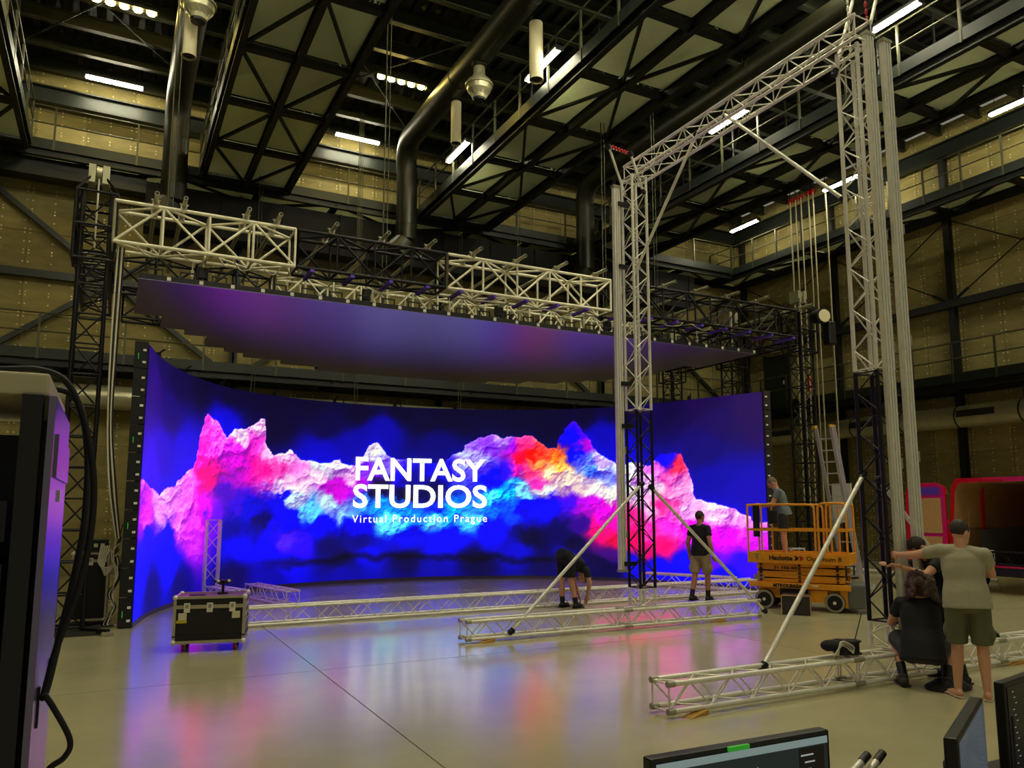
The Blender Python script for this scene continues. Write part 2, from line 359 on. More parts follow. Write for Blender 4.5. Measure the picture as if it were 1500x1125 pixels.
# ---------------------------------------------------------------- linear lights
def fixture(x, y, z, ax, lab, L=1.5, bulbs=0, group=None, tm='tube_on'):
    t = thing('linear_light', lab, 'light', (x, y, z), group=group); d = (L, .2, .07) if ax == 'x' else (.2, L, .07)
    cube((x, y, z+.06), d, 'black_steel', 'housing', t)
    if bulbs:
        for i in range(bulbs):
            o = L*((i+.5)/bulbs-.5); p = (x+o, y, z) if ax == 'x' else (x, y+o, z)
            MB().ell(p, (L/bulbs*.36, .09, .05) if ax == 'x' else (.09, L/bulbs*.36, .05), 10, 6).obj('bulb', 'tube_warm', t)
    else:
        p = Vector((L/2-.03, 0, 0)) if ax == 'x' else Vector((0, L/2-.03, 0)); c = Vector((x, y, z)); MB().cyl(c-p, c+p, .055, 10).obj('tube', tm, t)
    for s in (-1, 1):
        e = (x+s*(L/2), y, z+.02) if ax == 'x' else (x, y+s*(L/2), z+.02); cube(e, (.03, .2, .12) if ax == 'x' else (.2, .03, .12), 'black_steel', 'end_cap', t)
    for s in (-1, 1):
        q = (x+s*L*.4, y, z+.1) if ax == 'x' else (x, y+s*L*.4, z+.1); rod(q, (q[0], q[1], 14.6 if x > 9 or z > 13.3 else z+.6), .008, 'black_steel', 'hanger', t)
fixture(-.58, 23.6, 13.95, 'x', 'white tube light over the left truss tower near the back wall'); fixture(-.4, 19.7, 13.95, 'x', 'warm row of bulbs over the left truss tower', bulbs=5)
fixture(6.7, 19.8, 13.95, 'x', 'warm row of bulbs beside the middle black duct', bulbs=5); fixture(6.55, 23.7, 13.95, 'x', 'white tube light behind the warm bulbs near the back wall')
fixture(8.45, 14.7, 12.2, 'y', 'white tube light on the middle catwalk rail, by the larger drop pipe'); fixture(8.45, 19.7, 12.2, 'y', 'white tube light on the middle catwalk rail, nearer the back wall')
fixture(14.9, 10.3, 12.7, 'y', 'white tube light beside the top of the tall gantry leg'); fixture(14.9, 15.4, 12.7, 'y', 'white tube light seen through the gantry top beam')
fixture(21.8, 17.3, 13.0, 'y', 'white tube light between the hoist ropes and the gantry leg'); fixture(21.8, 21.9, 13.0, 'y', 'white tube light near the far corner of the hall'); fixture(21.7, 11.4, 13.0, 'y', 'white tube light above the van')
for i, (x, y) in enumerate([(x, y) for y in (1.5, 5, 8, 10.8) for x in (-6, 0, 6.5, 13.5, 20) if (x, y) != (20, 10.8)]+[(20, 3)]):
    fixture(x, y, 13.95, 'x', 'tube light of the row above and behind the operators', group='ceiling tube lights outside the view', tm='tube_near')
ORD = 'first second third fourth fifth sixth seventh eighth ninth tenth eleventh twelfth thirteenth fourteenth fifteenth sixteenth'.split()
# ---------------------------------------------------------------- hoist ropes and hanging lines
for i, y in enumerate((19.75, 19.5, 19.25, 18.9, 18.7, 18.15)):
    t = thing('hoist_rope', ORD[i]+' bundle of pale hoist ropes with red hook, counted from the far corner', 'rope', (22, y, 2.0), group='hoist ropes')
    for k, (dx, r) in enumerate(((0, .03), (.06, .018), (-.05, .018))): rod((22+dx, y+dx, 2+.5*k), (22+dx, y+dx, 13.2), r, 'cream', 'rope', t)
    MB().ell((22, y, 13.25), (.08, .1, .13), 8, 6).obj('hook_block', 'red', t); rod((22, y, 13.3), (22, y, 14.6), .02, 'black_steel', 'shackle', t)

# fire exit on the right wall catwalk, extinguisher
b = MB(); b.box((23.93, 22.55, 6.95), (.08, 1.15, 2.2)); dO = struct(b, 'door_1', 'green_steel'); MB().box((23.88, 22.2, 6.9), (.05, .04, .14)).obj('door_handle', 'alu', dO)
for dy in (-.62, .62): cube((23.9, 22.55+dy, 6.97), (.1, .08, 2.3), 'black_steel', 'door_frame', dO)
t = thing('exit_sign', 'small pale exit sign above the dark catwalk door', 'sign', (23.9, 22.6, 8.2)); MB().box((23.9, 22.6, 8.28), (.06, .5, .16)).obj('box', 'cream', t, .01); cube((23.865, 22.6, 8.28), (.008, .3, .07), 'green_led', 'pictogram', t)
t = thing('fire_extinguisher', 'red fire extinguisher hung on the catwalk rail', 'extinguisher', (22.42, 19.3, 6.1)); MB().tube([(22.4, 19.6, 6.05), (22.4, 19.6, 6.1), (22.4, 19.6, 6.5), (22.4, 19.6, 6.56), (22.4, 19.6, 6.62)], .09, 12, rr=[.085, .09, .09, .06, .03]).obj('bottle', 'red', t); cube((22.4, 19.6, 6.66), (.05, .12, .05), 'black', 'valve', t); rod((22.4, 19.6, 6.4), (22.5, 19.6, 6.4), .02, 'black', 'bracket', t)
# ================================================================ led wall (curved screen, picture given per vertex)
PTS = [(0.43,13.79),(0.62,14.75),(0.90,15.7),(1.55,17.1),(2.25,18.05),(3.34,18.85),(4.74,19.28),(6.21,19.42),(7.92,19.25),(9.8,18.55),(10.95,17.75),(11.75,16.85),(12.3,15.85),(12.78,14.45),(13.28,13.02)]
D = np.array([[p.x, p.y] for p in smooth_path([(x, y, 0) for x, y in PTS], 24)])
SS = np.r_[0, np.cumsum(np.hypot(*np.diff(D, axis=0).T))]; SL = SS[-1]
def wallpt(s, off=0.):
    s = np.asarray(s, float); x = np.interp(s, SS, D[:, 0]); y = np.interp(s, SS, D[:, 1])
    x1 = np.interp(s+.15, SS, D[:, 0]); y1 = np.interp(s+.15, SS, D[:, 1]); x0 = np.interp(s-.15, SS, D[:, 0]); y0 = np.interp(s-.15, SS, D[:, 1])
    l = np.hypot(x1-x0, y1-y0); nx, ny = (y1-y0)/l, -(x1-x0)/l     # towards the audience
    return x+nx*off, y+ny*off
Z0, Z1 = .08, 4.54
OUTL = "0.56,2.31 1.20,2.21 1.63,2.14 2.00,2.27 2.53,2.38 2.93,2.53 3.41,2.76 3.57,3.05 3.59,3.34 3.76,3.81 3.91,3.89 4.06,3.79 4.21,3.72 4.39,3.74 4.53,3.57 4.61,3.43 4.93,3.67 5.26,3.67 5.51,3.82 5.67,3.97 5.81,3.96 5.84,3.77 5.87,3.53 5.94,3.29 6.10,3.19 6.33,3.20 6.57,3.25 6.79,3.09 7.03,3.02 7.31,3.05 7.58,3.04 7.89,3.11 8.14,2.97 8.32,2.95 8.50,3.16 8.64,3.43 8.76,3.60 8.95,3.60 9.10,3.36 9.33,3.15 9.79,3.16 10.17,3.12 10.72,3.09 10.91,3.28 11.18,3.37 11.37,3.60 11.65,3.82 12.02,3.90 12.30,3.79 12.77,3.79 13.05,3.85 13.32,3.70 13.51,3.51 13.79,3.51 13.89,3.78 14.08,4.11 14.23,4.19 14.41,4.05 14.64,3.77 14.86,3.48 15.01,3.24 15.29,3.11 15.48,3.01 15.67,3.01 16.06,3.03 16.35,2.98 16.55,3.12 16.76,3.28 17.05,3.22 17.29,3.24 17.44,2.94 17.53,2.69 17.63,2.35 17.70,2.13 17.88,2.07 18.25,1.97 18.68,1.85 19.02,1.70 19.29,1.54"
SKY = "0.95,4.06,55,10,120 1.77,2.92,50,10,180 2.86,3.00,20,10,190 4.52,4.64,12,0,60 6.07,3.87,5,0,50 7.39,3.29,0,15,165 7.55,3.99,5,0,70 8.31,3.51,4,8,150 9.03,3.89,0,0,150 10.15,4.31,2,0,55 10.53,3.49,0,0,110 12.02,4.26,2,0,55 13.51,4.16,2,0,50 15.02,3.75,5,10,160 15.39,3.37,12,24,170 16.39,4.40,15,0,80 18.32,3.90,35,0,90 19.21,4.15,45,0,85 18.27,2.58,25,0,150 18.96,2.25,40,0,160 17.93,3.26,25,0,110 4.59,3.65,20,10,180 1.11,2.51,60,10,200 3.62,5.08,18,0,60 2.02,3.71,35,5,110"
CLD = "0.78,1.69,230,100,250 1.76,1.92,255,190,255 2.45,2.18,255,180,255 3.12,2.40,255,150,255 3.49,2.06,255,120,240 3.81,3.36,255,110,220 3.77,2.92,250,80,200 3.98,2.64,238,64,150 4.18,2.51,218,52,140 4.37,3.41,255,120,240 4.51,3.12,230,90,230 4.97,3.15,220,70,220 5.05,3.54,255,240,255 5.78,3.85,255,220,250 5.60,3.35,245,110,220 5.31,2.86,190,40,190 5.63,2.80,228,74,170 5.93,2.73,235,80,170 6.11,3.06,255,200,250 6.31,2.83,255,120,200 6.58,3.08,255,215,250 6.86,2.76,250,165,235 4.79,2.53,170,40,190 4.70,2.23,90,20,180 5.05,1.93,70,20,190 3.96,1.93,220,60,230 4.26,1.64,110,10,210 3.54,1.65,240,120,250 2.90,1.52,240,140,250 3.44,1.24,200,90,240 2.05,1.29,20,10,220 0.89,1.34,20,0,220 0.77,0.78,0,0,220 2.51,0.64,0,0,215 1.42,0.37,5,0,120 2.90,0.35,5,0,110 4.97,1.48,20,5,140 5.58,1.78,10,0,190 5.90,1.54,10,0,100 5.21,1.02,0,0,215 6.34,2.10,0,0,210 6.42,2.34,255,230,255 6.71,2.02,220,240,255 7.08,1.85,140,220,255 6.87,2.43,255,220,250 7.32,2.61,248,215,248 7.77,2.79,235,225,250 7.70,2.36,180,30,190 7.97,2.37,190,30,200 8.15,2.63,255,220,255 7.62,2.02,220,245,255 7.99,1.85,170,200,250 7.40,2.95,240,250,255 8.33,2.46,160,20,200 8.69,2.82,150,90,250 8.86,3.44,250,250,255 9.14,3.09,170,150,250 9.61,2.83,60,40,210 9.99,2.66,30,10,140 10.54,2.85,50,40,200 9.07,2.38,20,0,60 9.81,2.21,10,0,60 10.36,2.30,15,5,80 9.08,1.94,60,170,255 8.53,2.03,100,160,250 9.82,1.85,40,140,250 10.55,1.85,0,60,230 10.92,1.76,60,170,250 10.56,1.58,150,230,255 11.47,1.49,120,200,255 9.27,1.50,140,225,255 8.54,1.42,0,20,220 7.45,1.43,0,0,215 6.54,1.61,0,0,210 6.19,1.30,60,40,220 6.57,1.05,110,80,230 6.93,0.99,80,60,225 6.03,0.83,0,0,210 7.65,1.01,5,0,100 8.56,0.99,5,0,120 9.83,1.05,0,0,205 10.93,1.04,0,0,215 12.03,1.22,0,0,210 11.65,2.86,120,110,250 11.46,3.23,200,190,255 11.83,3.60,150,90,230 12.21,3.70,190,150,250 12.58,3.51,160,50,220 12.95,3.61,240,90,160 12.86,3.23,240,60,90 13.14,3.33,248,70,60 12.67,2.96,220,70,180 13.32,3.05,255,170,120 13.23,3.51,250,110,110 13.60,3.32,240,90,80 13.79,3.23,255,150,80 13.88,3.04,255,200,130 13.51,2.86,255,240,220 13.14,2.86,240,100,160 12.39,2.86,80,60,230 12.02,2.59,30,40,220 12.39,2.46,40,120,250 12.76,2.59,90,170,255 13.32,2.59,220,90,190 14.06,2.67,255,245,235 14.43,2.49,255,240,240 14.81,2.39,255,250,255 15.18,2.21,255,255,255 12.21,2.22,120,230,255 12.49,2.27,60,190,250 12.95,2.31,170,240,255 13.50,2.40,240,250,255 12.39,1.85,20,100,240 13.13,1.94,5,0,210 13.69,1.94,20,0,215 14.06,2.03,80,10,200 14.61,1.94,170,20,200 15.08,1.76,220,50,210 14.42,1.40,60,0,130 13.87,1.22,10,0,90 13.13,1.03,5,0,60 14.23,0.86,5,0,60 12.76,0.67,0,0,180 14.04,0.59,0,0,170 14.98,1.23,220,40,130 15.26,1.41,230,60,180 15.35,1.06,200,30,90 15.16,0.70,70,0,120 14.17,3.78,20,20,220 14.36,3.77,90,30,220 14.54,3.58,170,50,200 14.26,3.31,40,50,230 14.63,3.12,120,130,250 15.01,3.11,220,200,250 14.81,2.85,110,150,250 15.38,2.65,160,170,250 15.76,2.83,230,220,255 15.94,2.29,255,255,255 16.15,2.64,240,200,250 16.54,2.80,230,140,230 16.75,3.18,40,30,220 17.05,3.16,50,20,210 17.24,2.95,230,80,110 17.03,2.62,240,120,200 17.32,2.36,255,190,240 16.53,2.28,255,240,255 16.32,1.94,255,210,250 15.74,1.59,240,80,160 15.92,1.07,250,70,130 16.31,1.25,255,100,190 16.82,1.94,240,90,170 16.90,1.43,250,110,230 17.50,1.85,255,210,255 18.06,1.85,255,220,255 18.59,1.74,255,200,255 19.01,1.54,255,180,255 17.67,1.28,235,70,225 18.39,1.13,220,60,230 19.08,1.15,220,90,250 16.69,0.92,240,70,140 18.02,0.64,110,10,210 18.89,0.68,70,10,215 16.29,0.74,190,40,120 16.48,0.49,20,30,220 17.26,0.48,10,20,215 18.36,0.26,20,0,200 15.90,0.46,10,20,200 8.02,0.58,5,0,80 9.84,0.53,3,0,80 11.66,0.46,3,0,70 13.49,0.39,3,0,80 14.96,0.38,5,0,70 6.24,0.27,15,0,150 8.03,0.28,18,0,150 10.57,0.26,20,0,150 13.49,0.24,10,0,90 15.15,0.25,8,0,70 5.05,0.36,5,0,90 6.59,0.48,0,0,200 8.74,0.76,0,0,200 10.57,0.72,0,0,205"
def vnoise(x, y, seed):
    T = np.random.default_rng(seed).random((256, 256)); xi = np.floor(x).astype(int); yi = np.floor(y).astype(int); fx = x-xi; fy = y-yi
    fx = fx*fx*fx*(fx*(6*fx-15)+10); fy = fy*fy*fy*(fy*(6*fy-15)+10); a = xi & 255; b = yi & 255; a1 = (a+1) & 255; b1 = (b+1) & 255
    return (T[a, b]*(1-fx)+T[a1, b]*fx)*(1-fy)+(T[a, b1]*(1-fx)+T[a1, b1]*fx)*fy
def fbm(x, y, seed, oct=5, billow=False):
    t = 0; a = .5; n = 0
    for o in range(oct):
        v = vnoise(x*2**o+o*17.3, y*2**o+o*9.1, seed+o)
        t = t+a*(np.abs(2*v-1) if billow else v); n += a; a *= .55
    return t/n
def field(txt, x, y, e, pw):
    A = np.array([[float(v) for v in p.split(',')] for p in txt.split()]); num = np.zeros((*x.shape, 3)); den = np.zeros(x.shape)
    for s, z, r, g, b in A:
        w_ = 1/((x-s)**2+(1.25*(y-z))**2+e*e)**pw; den += w_; num += w_[..., None]*np.array([r, g, b])
    return num/den[..., None]/255
NS, NZ = 1080, 300
gs, gz = np.meshgrid(np.linspace(0, SL, NS), np.linspace(Z0, Z1, NZ), indexing='ij')
U = np.interp(gs, [0, 2, 4, 6, 20], [0, .7, 2.0, 3.9, 17.9])      # pattern is tighter where the wall turns away
wx = fbm(U*1.3, gz*1.3, 11)-.5; wy = fbm(U*1.3, gz*1.3, 31)-.5; fx_ = fbm(U*4.5, gz*4.5, 51, 5)-.5; fy_ = fbm(U*4.5, gz*4.5, 71, 5)-.5
SKY += ' '+' '.join('%.1f,4.45,%d,0,%d' % (s, 2+max(0, 4-s)*9+max(0, s-15)*10, 48+max(0, 4-s)*12+max(0, s-15)*9) for s in np.arange(0, 19.6, 1.2))
sky = field(SKY, gs+wx*.3, gz+wy*.3, .22, 2.3)
low = np.clip((1.5-gz)/.8, 0, 1); hi = 1-low
cld = field(CLD, gs+wx*.3+fx_*.42*hi, gz+wy*.22+fy_*.38*hi, .09, 2.1)
ol = np.array([[float(v) for v in p.split(',')] for p in OUTL.split()]); ol = ol[np.argsort(ol[:, 0])]
top = np.interp(gs+fx_*.14+wx*.05, ol[:, 0], ol[:, 1]) + (fbm(U*4, gz*4, 15, 5)-.5)*.2-.02
edge_ = top-gz; mask = np.clip(edge_/.035+.5, 0, 1); mask = mask*mask*(3-2*mask)
lum = cld.max(-1)*.3+cld.mean(-1)*.7; lit = np.clip(lum*2.-.55, 0, 1)
def worley(x, y, seed):
    J = np.random.default_rng(seed).random((64, 64, 2)); xi = np.floor(x).astype(int); yi = np.floor(y).astype(int); best = np.full(x.shape, 9.)
    for dx in (-1, 0, 1):
        for dy in (-1, 0, 1):
            p = J[(xi+dx) & 63, (yi+dy) & 63]; best = np.minimum(best, (xi+dx+p[..., 0]-x)**2+(yi+dy+p[..., 1]-y)**2)
    return best
hgt = 0
for k, (fr, am) in enumerate(((1.3, 1.), (2.7, .9), (5.6, .45))): hgt = hgt+am/fr*np.sqrt(np.clip(1.15-worley(U*fr+wx*1.2+fx_*.35+k*7.7, gz*fr+wy*1.2+fy_*.35+k*3.1, 200+k), 0, 2))
gu, gv = np.gradient(hgt, axis=0)/(SL/NS), np.gradient(hgt, axis=1)/((Z1-Z0)/NZ)
shade = np.tanh((gv*.75-gu*.45)*.6)                              # puffs lit from the upper left
rim = np.exp(-np.clip(edge_, 0, 9)/.06)*np.clip(lum*2.4-.75, 0, 1)
sh = shade*(.25+.75*lit)*(.25+.75*hi)
tex = cld*(1+np.clip(sh, -1, 0)[..., None]*np.array([.42, .62, .3])+np.clip(sh, 0, 1)[..., None]*np.array([.12, .3, .1]))+(np.clip(sh, 0, 1)*lit)[..., None]*np.array([.14, .16, .12])+rim[..., None]*np.array([.22, .26, .22])
glow = np.exp(-np.clip(-edge_, 0, 9)/.16)*.16
sky = sky+glow[..., None]*np.array([.08, .1, .7])
band = np.clip(1-np.abs(gz-.55-.05*np.sin(gs*.9)-wx*.4)/.13, 0, 1)*np.clip((gs-5)/2, 0, 1)*np.clip((15.5-gs)/2, 0, 1)
img = sky*(1-mask[..., None])+tex*mask[..., None]; img = img*(1-.55*band[..., None])
img = np.clip(img, 0, 1.05); img = img-.24*img.min(-1, keepdims=True)
lin = np.where(img < .04045, img/12.92, ((img+.055)/1.055)**2.4)
g_ = lin.mean(-1, keepdims=True); lin = np.clip(g_+(lin-g_)*1.12, 0, 1.1)**1.3*np.array([.86, .84, .77])
X_, Y_ = wallpt(gs)
lw = thing('led_wall', 'curved led wall showing glowing pink and blue clouds', 'led wall', (6.8, 19.4, 0))
me = bpy.data.meshes.new('screen'); off = W[lw]
co = np.stack([X_-off.x, Y_-off.y, gz-off.z], -1).reshape(-1, 3)
idx = np.arange(NS*NZ).reshape(NS, NZ); q = np.stack([idx[:-1, :-1], idx[1:, :-1], idx[1:, 1:], idx[:-1, 1:]], -1).reshape(-1, 4)
me.vertices.add(len(co)); me.vertices.foreach_set('co', co.ravel()); me.loops.add(q.size); me.loops.foreach_set('vertex_index', q.ravel().astype(np.int32))
me.polygons.add(len(q)); me.polygons.foreach_set('loop_start', np.arange(0, q.size, 4, dtype=np.int32)); me.update(calc_edges=True)
at = me.color_attributes.new('picture', 'FLOAT_COLOR', 'POINT'); at.data.foreach_set('color', np.concatenate([lin.reshape(-1, 3), np.ones((len(co), 1))], 1).astype(np.float32).ravel())
me.polygons.foreach_set('use_smooth', np.ones(len(q), bool))
m = bpy.data.materials.new('led_picture'); m.use_nodes = True; t_ = m.node_tree; b_ = t_.nodes['Principled BSDF']
an = t_.nodes.new('ShaderNodeAttribute'); an.attribute_name = 'picture'; t_.links.new(an.outputs['Color'], b_.inputs['Emission Color'])
b_.inputs['Emission Strength'].default_value = SCREEN; b_.inputs['Base Color'].default_value = (.01, .01, .012, 1); b_.inputs['Roughness'].default_value = .6
me.materials.append(m); M['led_picture'] = m
scr = put(bpy.data.objects.new('screen', me), lw); W[scr] = off
# lettering, bent onto the screen
mat('letters', (250, 250, 255), .6, emit=(255, 253, 255), es=1.6)
def lettering(txt, s0, s1, z0, cap, off_, sp=1.):
    cu = bpy.data.curves.new('t', 'FONT'); cu.body = txt; cu.size = 1; cu.offset = off_; cu.space_character = sp; cu.resolution_u = 4
    o = bpy.data.objects.new('t', cu); C.objects.link(o); bpy.context.view_layer.update()
    me_ = bpy.data.meshes.new_from_object(o.evaluated_get(bpy.context.evaluated_depsgraph_get())); bpy.data.objects.remove(o)
    v = np.array([x.co[:] for x in me_.vertices]); x0, x1 = v[:, 0].min(), v[:, 0].max(); h = .729*1.0
    s = s0+(v[:, 0]-x0)/(x1-x0)*(s1-s0); z = z0+v[:, 1]*cap/h
    bm = bmesh.new(); bm.from_mesh(me_)
    X2, Y2 = wallpt(s, .03)
    for k, bv in enumerate(bm.verts): bv.co = (X2[k]-W[lw].x, Y2[k]-W[lw].y, z[k]-W[lw].z)
    bm.to_mesh(me_); bm.free(); me_.materials.clear(); me_.materials.append(M['letters'])
    ob = put(bpy.data.objects.new('lettering', me_), scr); return ob
lettering('FANTASY', 8.33, 11.86, 2.59, .60, .022); lettering('STUDIOS', 8.28, 11.9, 1.89, .60, .022); lettering('Virtual Production Prague', 8.27, 11.9, 1.50, .2, .0, 1.25)
# backs, plinth and side frame
b = MB()
N = 40
for i in range(N):
    s0, s1 = SL*i/N, SL*(i+1)/N; p = [wallpt(s, o) for o in (-.015, -.10) for s in (s0+.004, s1-.004)]
    poly = [(*p[0], 0), (*p[1], 0), (*p[3], 0), (*p[2], 0)]
    q_ = MB().prism(poly, (0, 0, Z0), (0, 0, Z1)).obj('back_panel', 'case_black', lw)
    MB().prism([(*wallpt(s0, .005), 0), (*wallpt(s1, .005), 0), (*wallpt(s1, -.2), 0), (*wallpt(s0, -.2), 0)], (0, 0, .0), (0, 0, Z0-.003)).obj('plinth', 'skirt', lw)
for e, sgn in ((0, 1), (SL, -1)):
    fx0, fy0 = wallpt(e, -.06); d0 = Vector((D[0][0]-D[3][0], D[0][1]-D[3][1], 0)).normalized() if e == 0 else Vector((D[-1][0]-D[-4][0], D[-1][1]-D[-4][1], 0)).normalized()
    nrm = Vector((-1, 0, 0)) if e == 0 else Vector((1, 0, 0))
    c = Vector((float(fx0), float(fy0), 0))+d0*.03
    for k in range(10):
        z = .02+.456*k
        g = MB().box(c+nrm*.05+Vector((0, 0, z+.225)), (.2, .07, .44)).obj('side_frame', 'case_black' if e == 0 else 'dark_panel', lw)
        for dz in (.1, .3): cube(c+nrm*.0+Vector((0, -.045, z+dz)), (.05, .03, .035), 'white', 'lock', g)
        if k % 3 == 0 and e == 0: cube(c+nrm*.09+Vector((0, -.04, z+.2)), (.012, .02, .1), 'green_led', 'status_light', g)
for s in np.linspace(1.2, SL-.3, 12):      # clamps standing up on the top edge
    x, y = wallpt(s, -.05); g = MB(); g.box((x, y, Z1+.05), (.08, .05, .1)); g.beam((x, y, Z1+.08), (x+.1, y+.05, Z1+.17), .03, .03); g.obj('top_clamp', 'black', lw)
# ================================================================ led ceiling
ZL = 5.5
lc = thing('led_ceiling', 'flat dark led ceiling hanging in front of and over the led wall', 'led ceiling', (6.8, 16, ZL))
rear = np.array([(.2,15.7),(.66,16.2),(1.1,16.9),(1.55,17.6),(1.95,18.1),(2.5,18.9),(2.9,19.15),(3.8,19.6),(4.7,20.1),(5.2,20.4),(8.2,20.4),(10.15,19.9),(11.4,19.1),(12.4,18.0),(12.85,16.8),(13.2,15.3),(13.75,13.9)])
pm = {}
def lpanel(h):
    if h in pm: return pm[h]
    g = MB(); g.box((.25, h/2, .0), (.498, h-.002, .012)); g.box((.25, h/2, .05), (.49, h-.01, .086), 1); g.box((.25, h/2, .1), (.2, .3, .03), 1)
    o = g.obj('p', ['led_off', 'case_black']); r = o.data; bpy.data.objects.remove(o); pm[h] = r; return r
for i in range(27):
    x = .2+.49*i; ye = float(np.interp(x+.25, rear[:, 0], rear[:, 1])); y = 13.3
    while y < ye-.25:
        h = 1. if ye-y > .9 else .5
        o = bpy.data.objects.new('led_panel', lpanel(h)); o.location = Vector((x, y, ZL))-W[lc]; put(o, lc); y += h
    g = MB()
    for dx in (.12, .34): g.box((x+dx, 13.33, ZL+.14), (.018, .03, .1))
    g.box((x+.23, 13.33, ZL+.19), (.24, .03, .018)); g.obj('handle', 'black', lc)
    cube((x+.44, 13.31, ZL+.05), (.06, .02, .06), 'alu', 'corner_lock', lc)
for x in np.arange(1.0, 13.4, 1.55):
    for y in (13.55, 16.4): rod((x, y, ZL+.1), (x, y, 5.94), .01, 'alu', 'hanging_strap', lc); cube((x, y, ZL+.25), (.05, .05, .12), 'cream', 'turnbuckle', lc)
# ================================================================ overhead rig
ZB, ZT = 6.05, 6.72; ZM = (ZB+ZT)/2
def big(x0, x1, y, m, lab, cat='truss', grp=None, joined=False, bay=.72):
    t = thing('rig_truss', lab, cat, (x0, y, ZB), group=grp)
    truss((x0, y, ZM), (x1, y, ZM), .52, ZT-ZB, m, t, bay=bay, rc=.032, rl=.022, style='box', up=(0, 0, 1), joined=joined); return t
for x0, x1, m, lab in ((-.2, 2.62, 'alu_white', 'cream box truss bolted to the left truss tower'), (2.66, 5.46, 'truss_black', 'black box truss between two cream ones over the led ceiling front'), (5.5, 9.28, 'alu_white', 'cream box truss reaching the gantry leg over the led ceiling front'), (9.32, 14.8, 'truss_black', 'long black box truss between the gantry leg and the right truss tower')):
    t = big(x0, x1, 13.55, m, lab)
    if m == 'truss_black' or x0 > 5:
        for x in np.arange(x0+.25, x1-.1, .72): cube((x, 13.5, ZB-.06), (.07, .6, .05), 'purple', 'beam_clamp', t)
big(2.8, 12.4, 16.3, 'alu_white', 'long cream box truss behind the front rig trusses', bay=.6); big(-.2, 2.76, 16.3, 'truss_black', 'short black box truss in the second rig row'); big(12.44, 14.9, 16.3, 'truss_black', 'short black box truss at the right end of the second rig row'); big(0, 14.9, 18.9, 'truss_black', 'black box truss in the rearmost rig row', joined=True)
for x, lab in ((-.5, 'black side truss running back from the left tower'), (15.32, 'black side truss running back from the right tower')):
    t = thing('rig_truss', lab, 'truss', (x, 14, ZB)); truss((x, 14.0, ZM), (x, 18.7, ZM), .52, ZT-ZB, 'truss_black', t, bay=.75, rc=.032, rl=.02, style='box', joined=x < 0)
for i, x in enumerate((.38, .8, 1.78, 2.29, 3.25, 4.19, 5.09, 6.03, 6.99, 7.94, 8.9, 10.74, 11.65, 12.59, 13.51, 14.97)):
    t = thing('grid_pipe', ORD[i]+' scaffold pipe across the rig trusses, counted from the left tower', 'pipe', (x, 12.95, 6.8), group='scaffold pipes on the rig')
    z = 6.80; b = MB(); b.tube([(x, y, z) for y in (12.9, 15, 17.3)], .036, 10); b.obj('pipe', 'galv', t); MB().cyl((x, 12.895, z), (x, 12.93, z), .026, 10).obj('bore', 'black', t)
    for y in (13.3, 13.8, 16.1): g = MB(); g.box((x, y, z-.03), (.1, .07, .1)); g.cyl((x-.07, y, z+.03), (x+.07, y, z+.03), .015, 6); g.obj('swivel_clamp', 'alu_dull', t)
# cables draped under the front trusses
def cable(pts, r, m, lab, cat='cable', group=None, name='cable', k=8):
    o = MB().tube(smooth_path(pts, k), r, 6).obj(name, m); tag(o, lab, cat, group); return o
for x0, x1, z, m, lb in ((.1, 1.5, 5.98, 'cable_white', 'white cable looped under the cream truss at the left tower'), (1.6, 2.6, 5.95, 'cable_white', 'short white cable loop under the cream truss next to the black one'), (5.6, 8.8, 5.98, 'cable_white', 'white cable looped under the cream truss by the gantry leg'), (10.6, 12.6, 6.0, 'cable_white', 'white cable looped under the long black truss'), (2.8, 5.3, 5.98, 'black', 'black cable looped under the black truss between two cream ones')):
    n = 7; cable([(x0+(x1-x0)*i/n, 13.35+.1*(i % 2), z+.1*math.cos(i*2.1)) for i in range(n+1)], .012, m, lb, group='cables on the rig truss')
# chain hoists above the ceiling panels
for i, x in enumerate((1.2, 4.1, 6.9, 9.6, 12.2)):
    t = thing('chain_hoist', ORD[i]+' small chain hoist above the led ceiling, counted from the left tower', 'hoist', (x, 13.9, 5.75), group='chain hoists on the rig')
    MB().box((x, 13.9, 5.88), (.16, .12, .2)).obj('motor', 'black', t, .01); rod((x, 13.9, 5.98), (x, 13.9, 6.1), .012, 'alu', 'hook', t); rod((x, 13.9, 5.6), (x, 13.9, 5.8), .008, 'alu', 'chain', t)
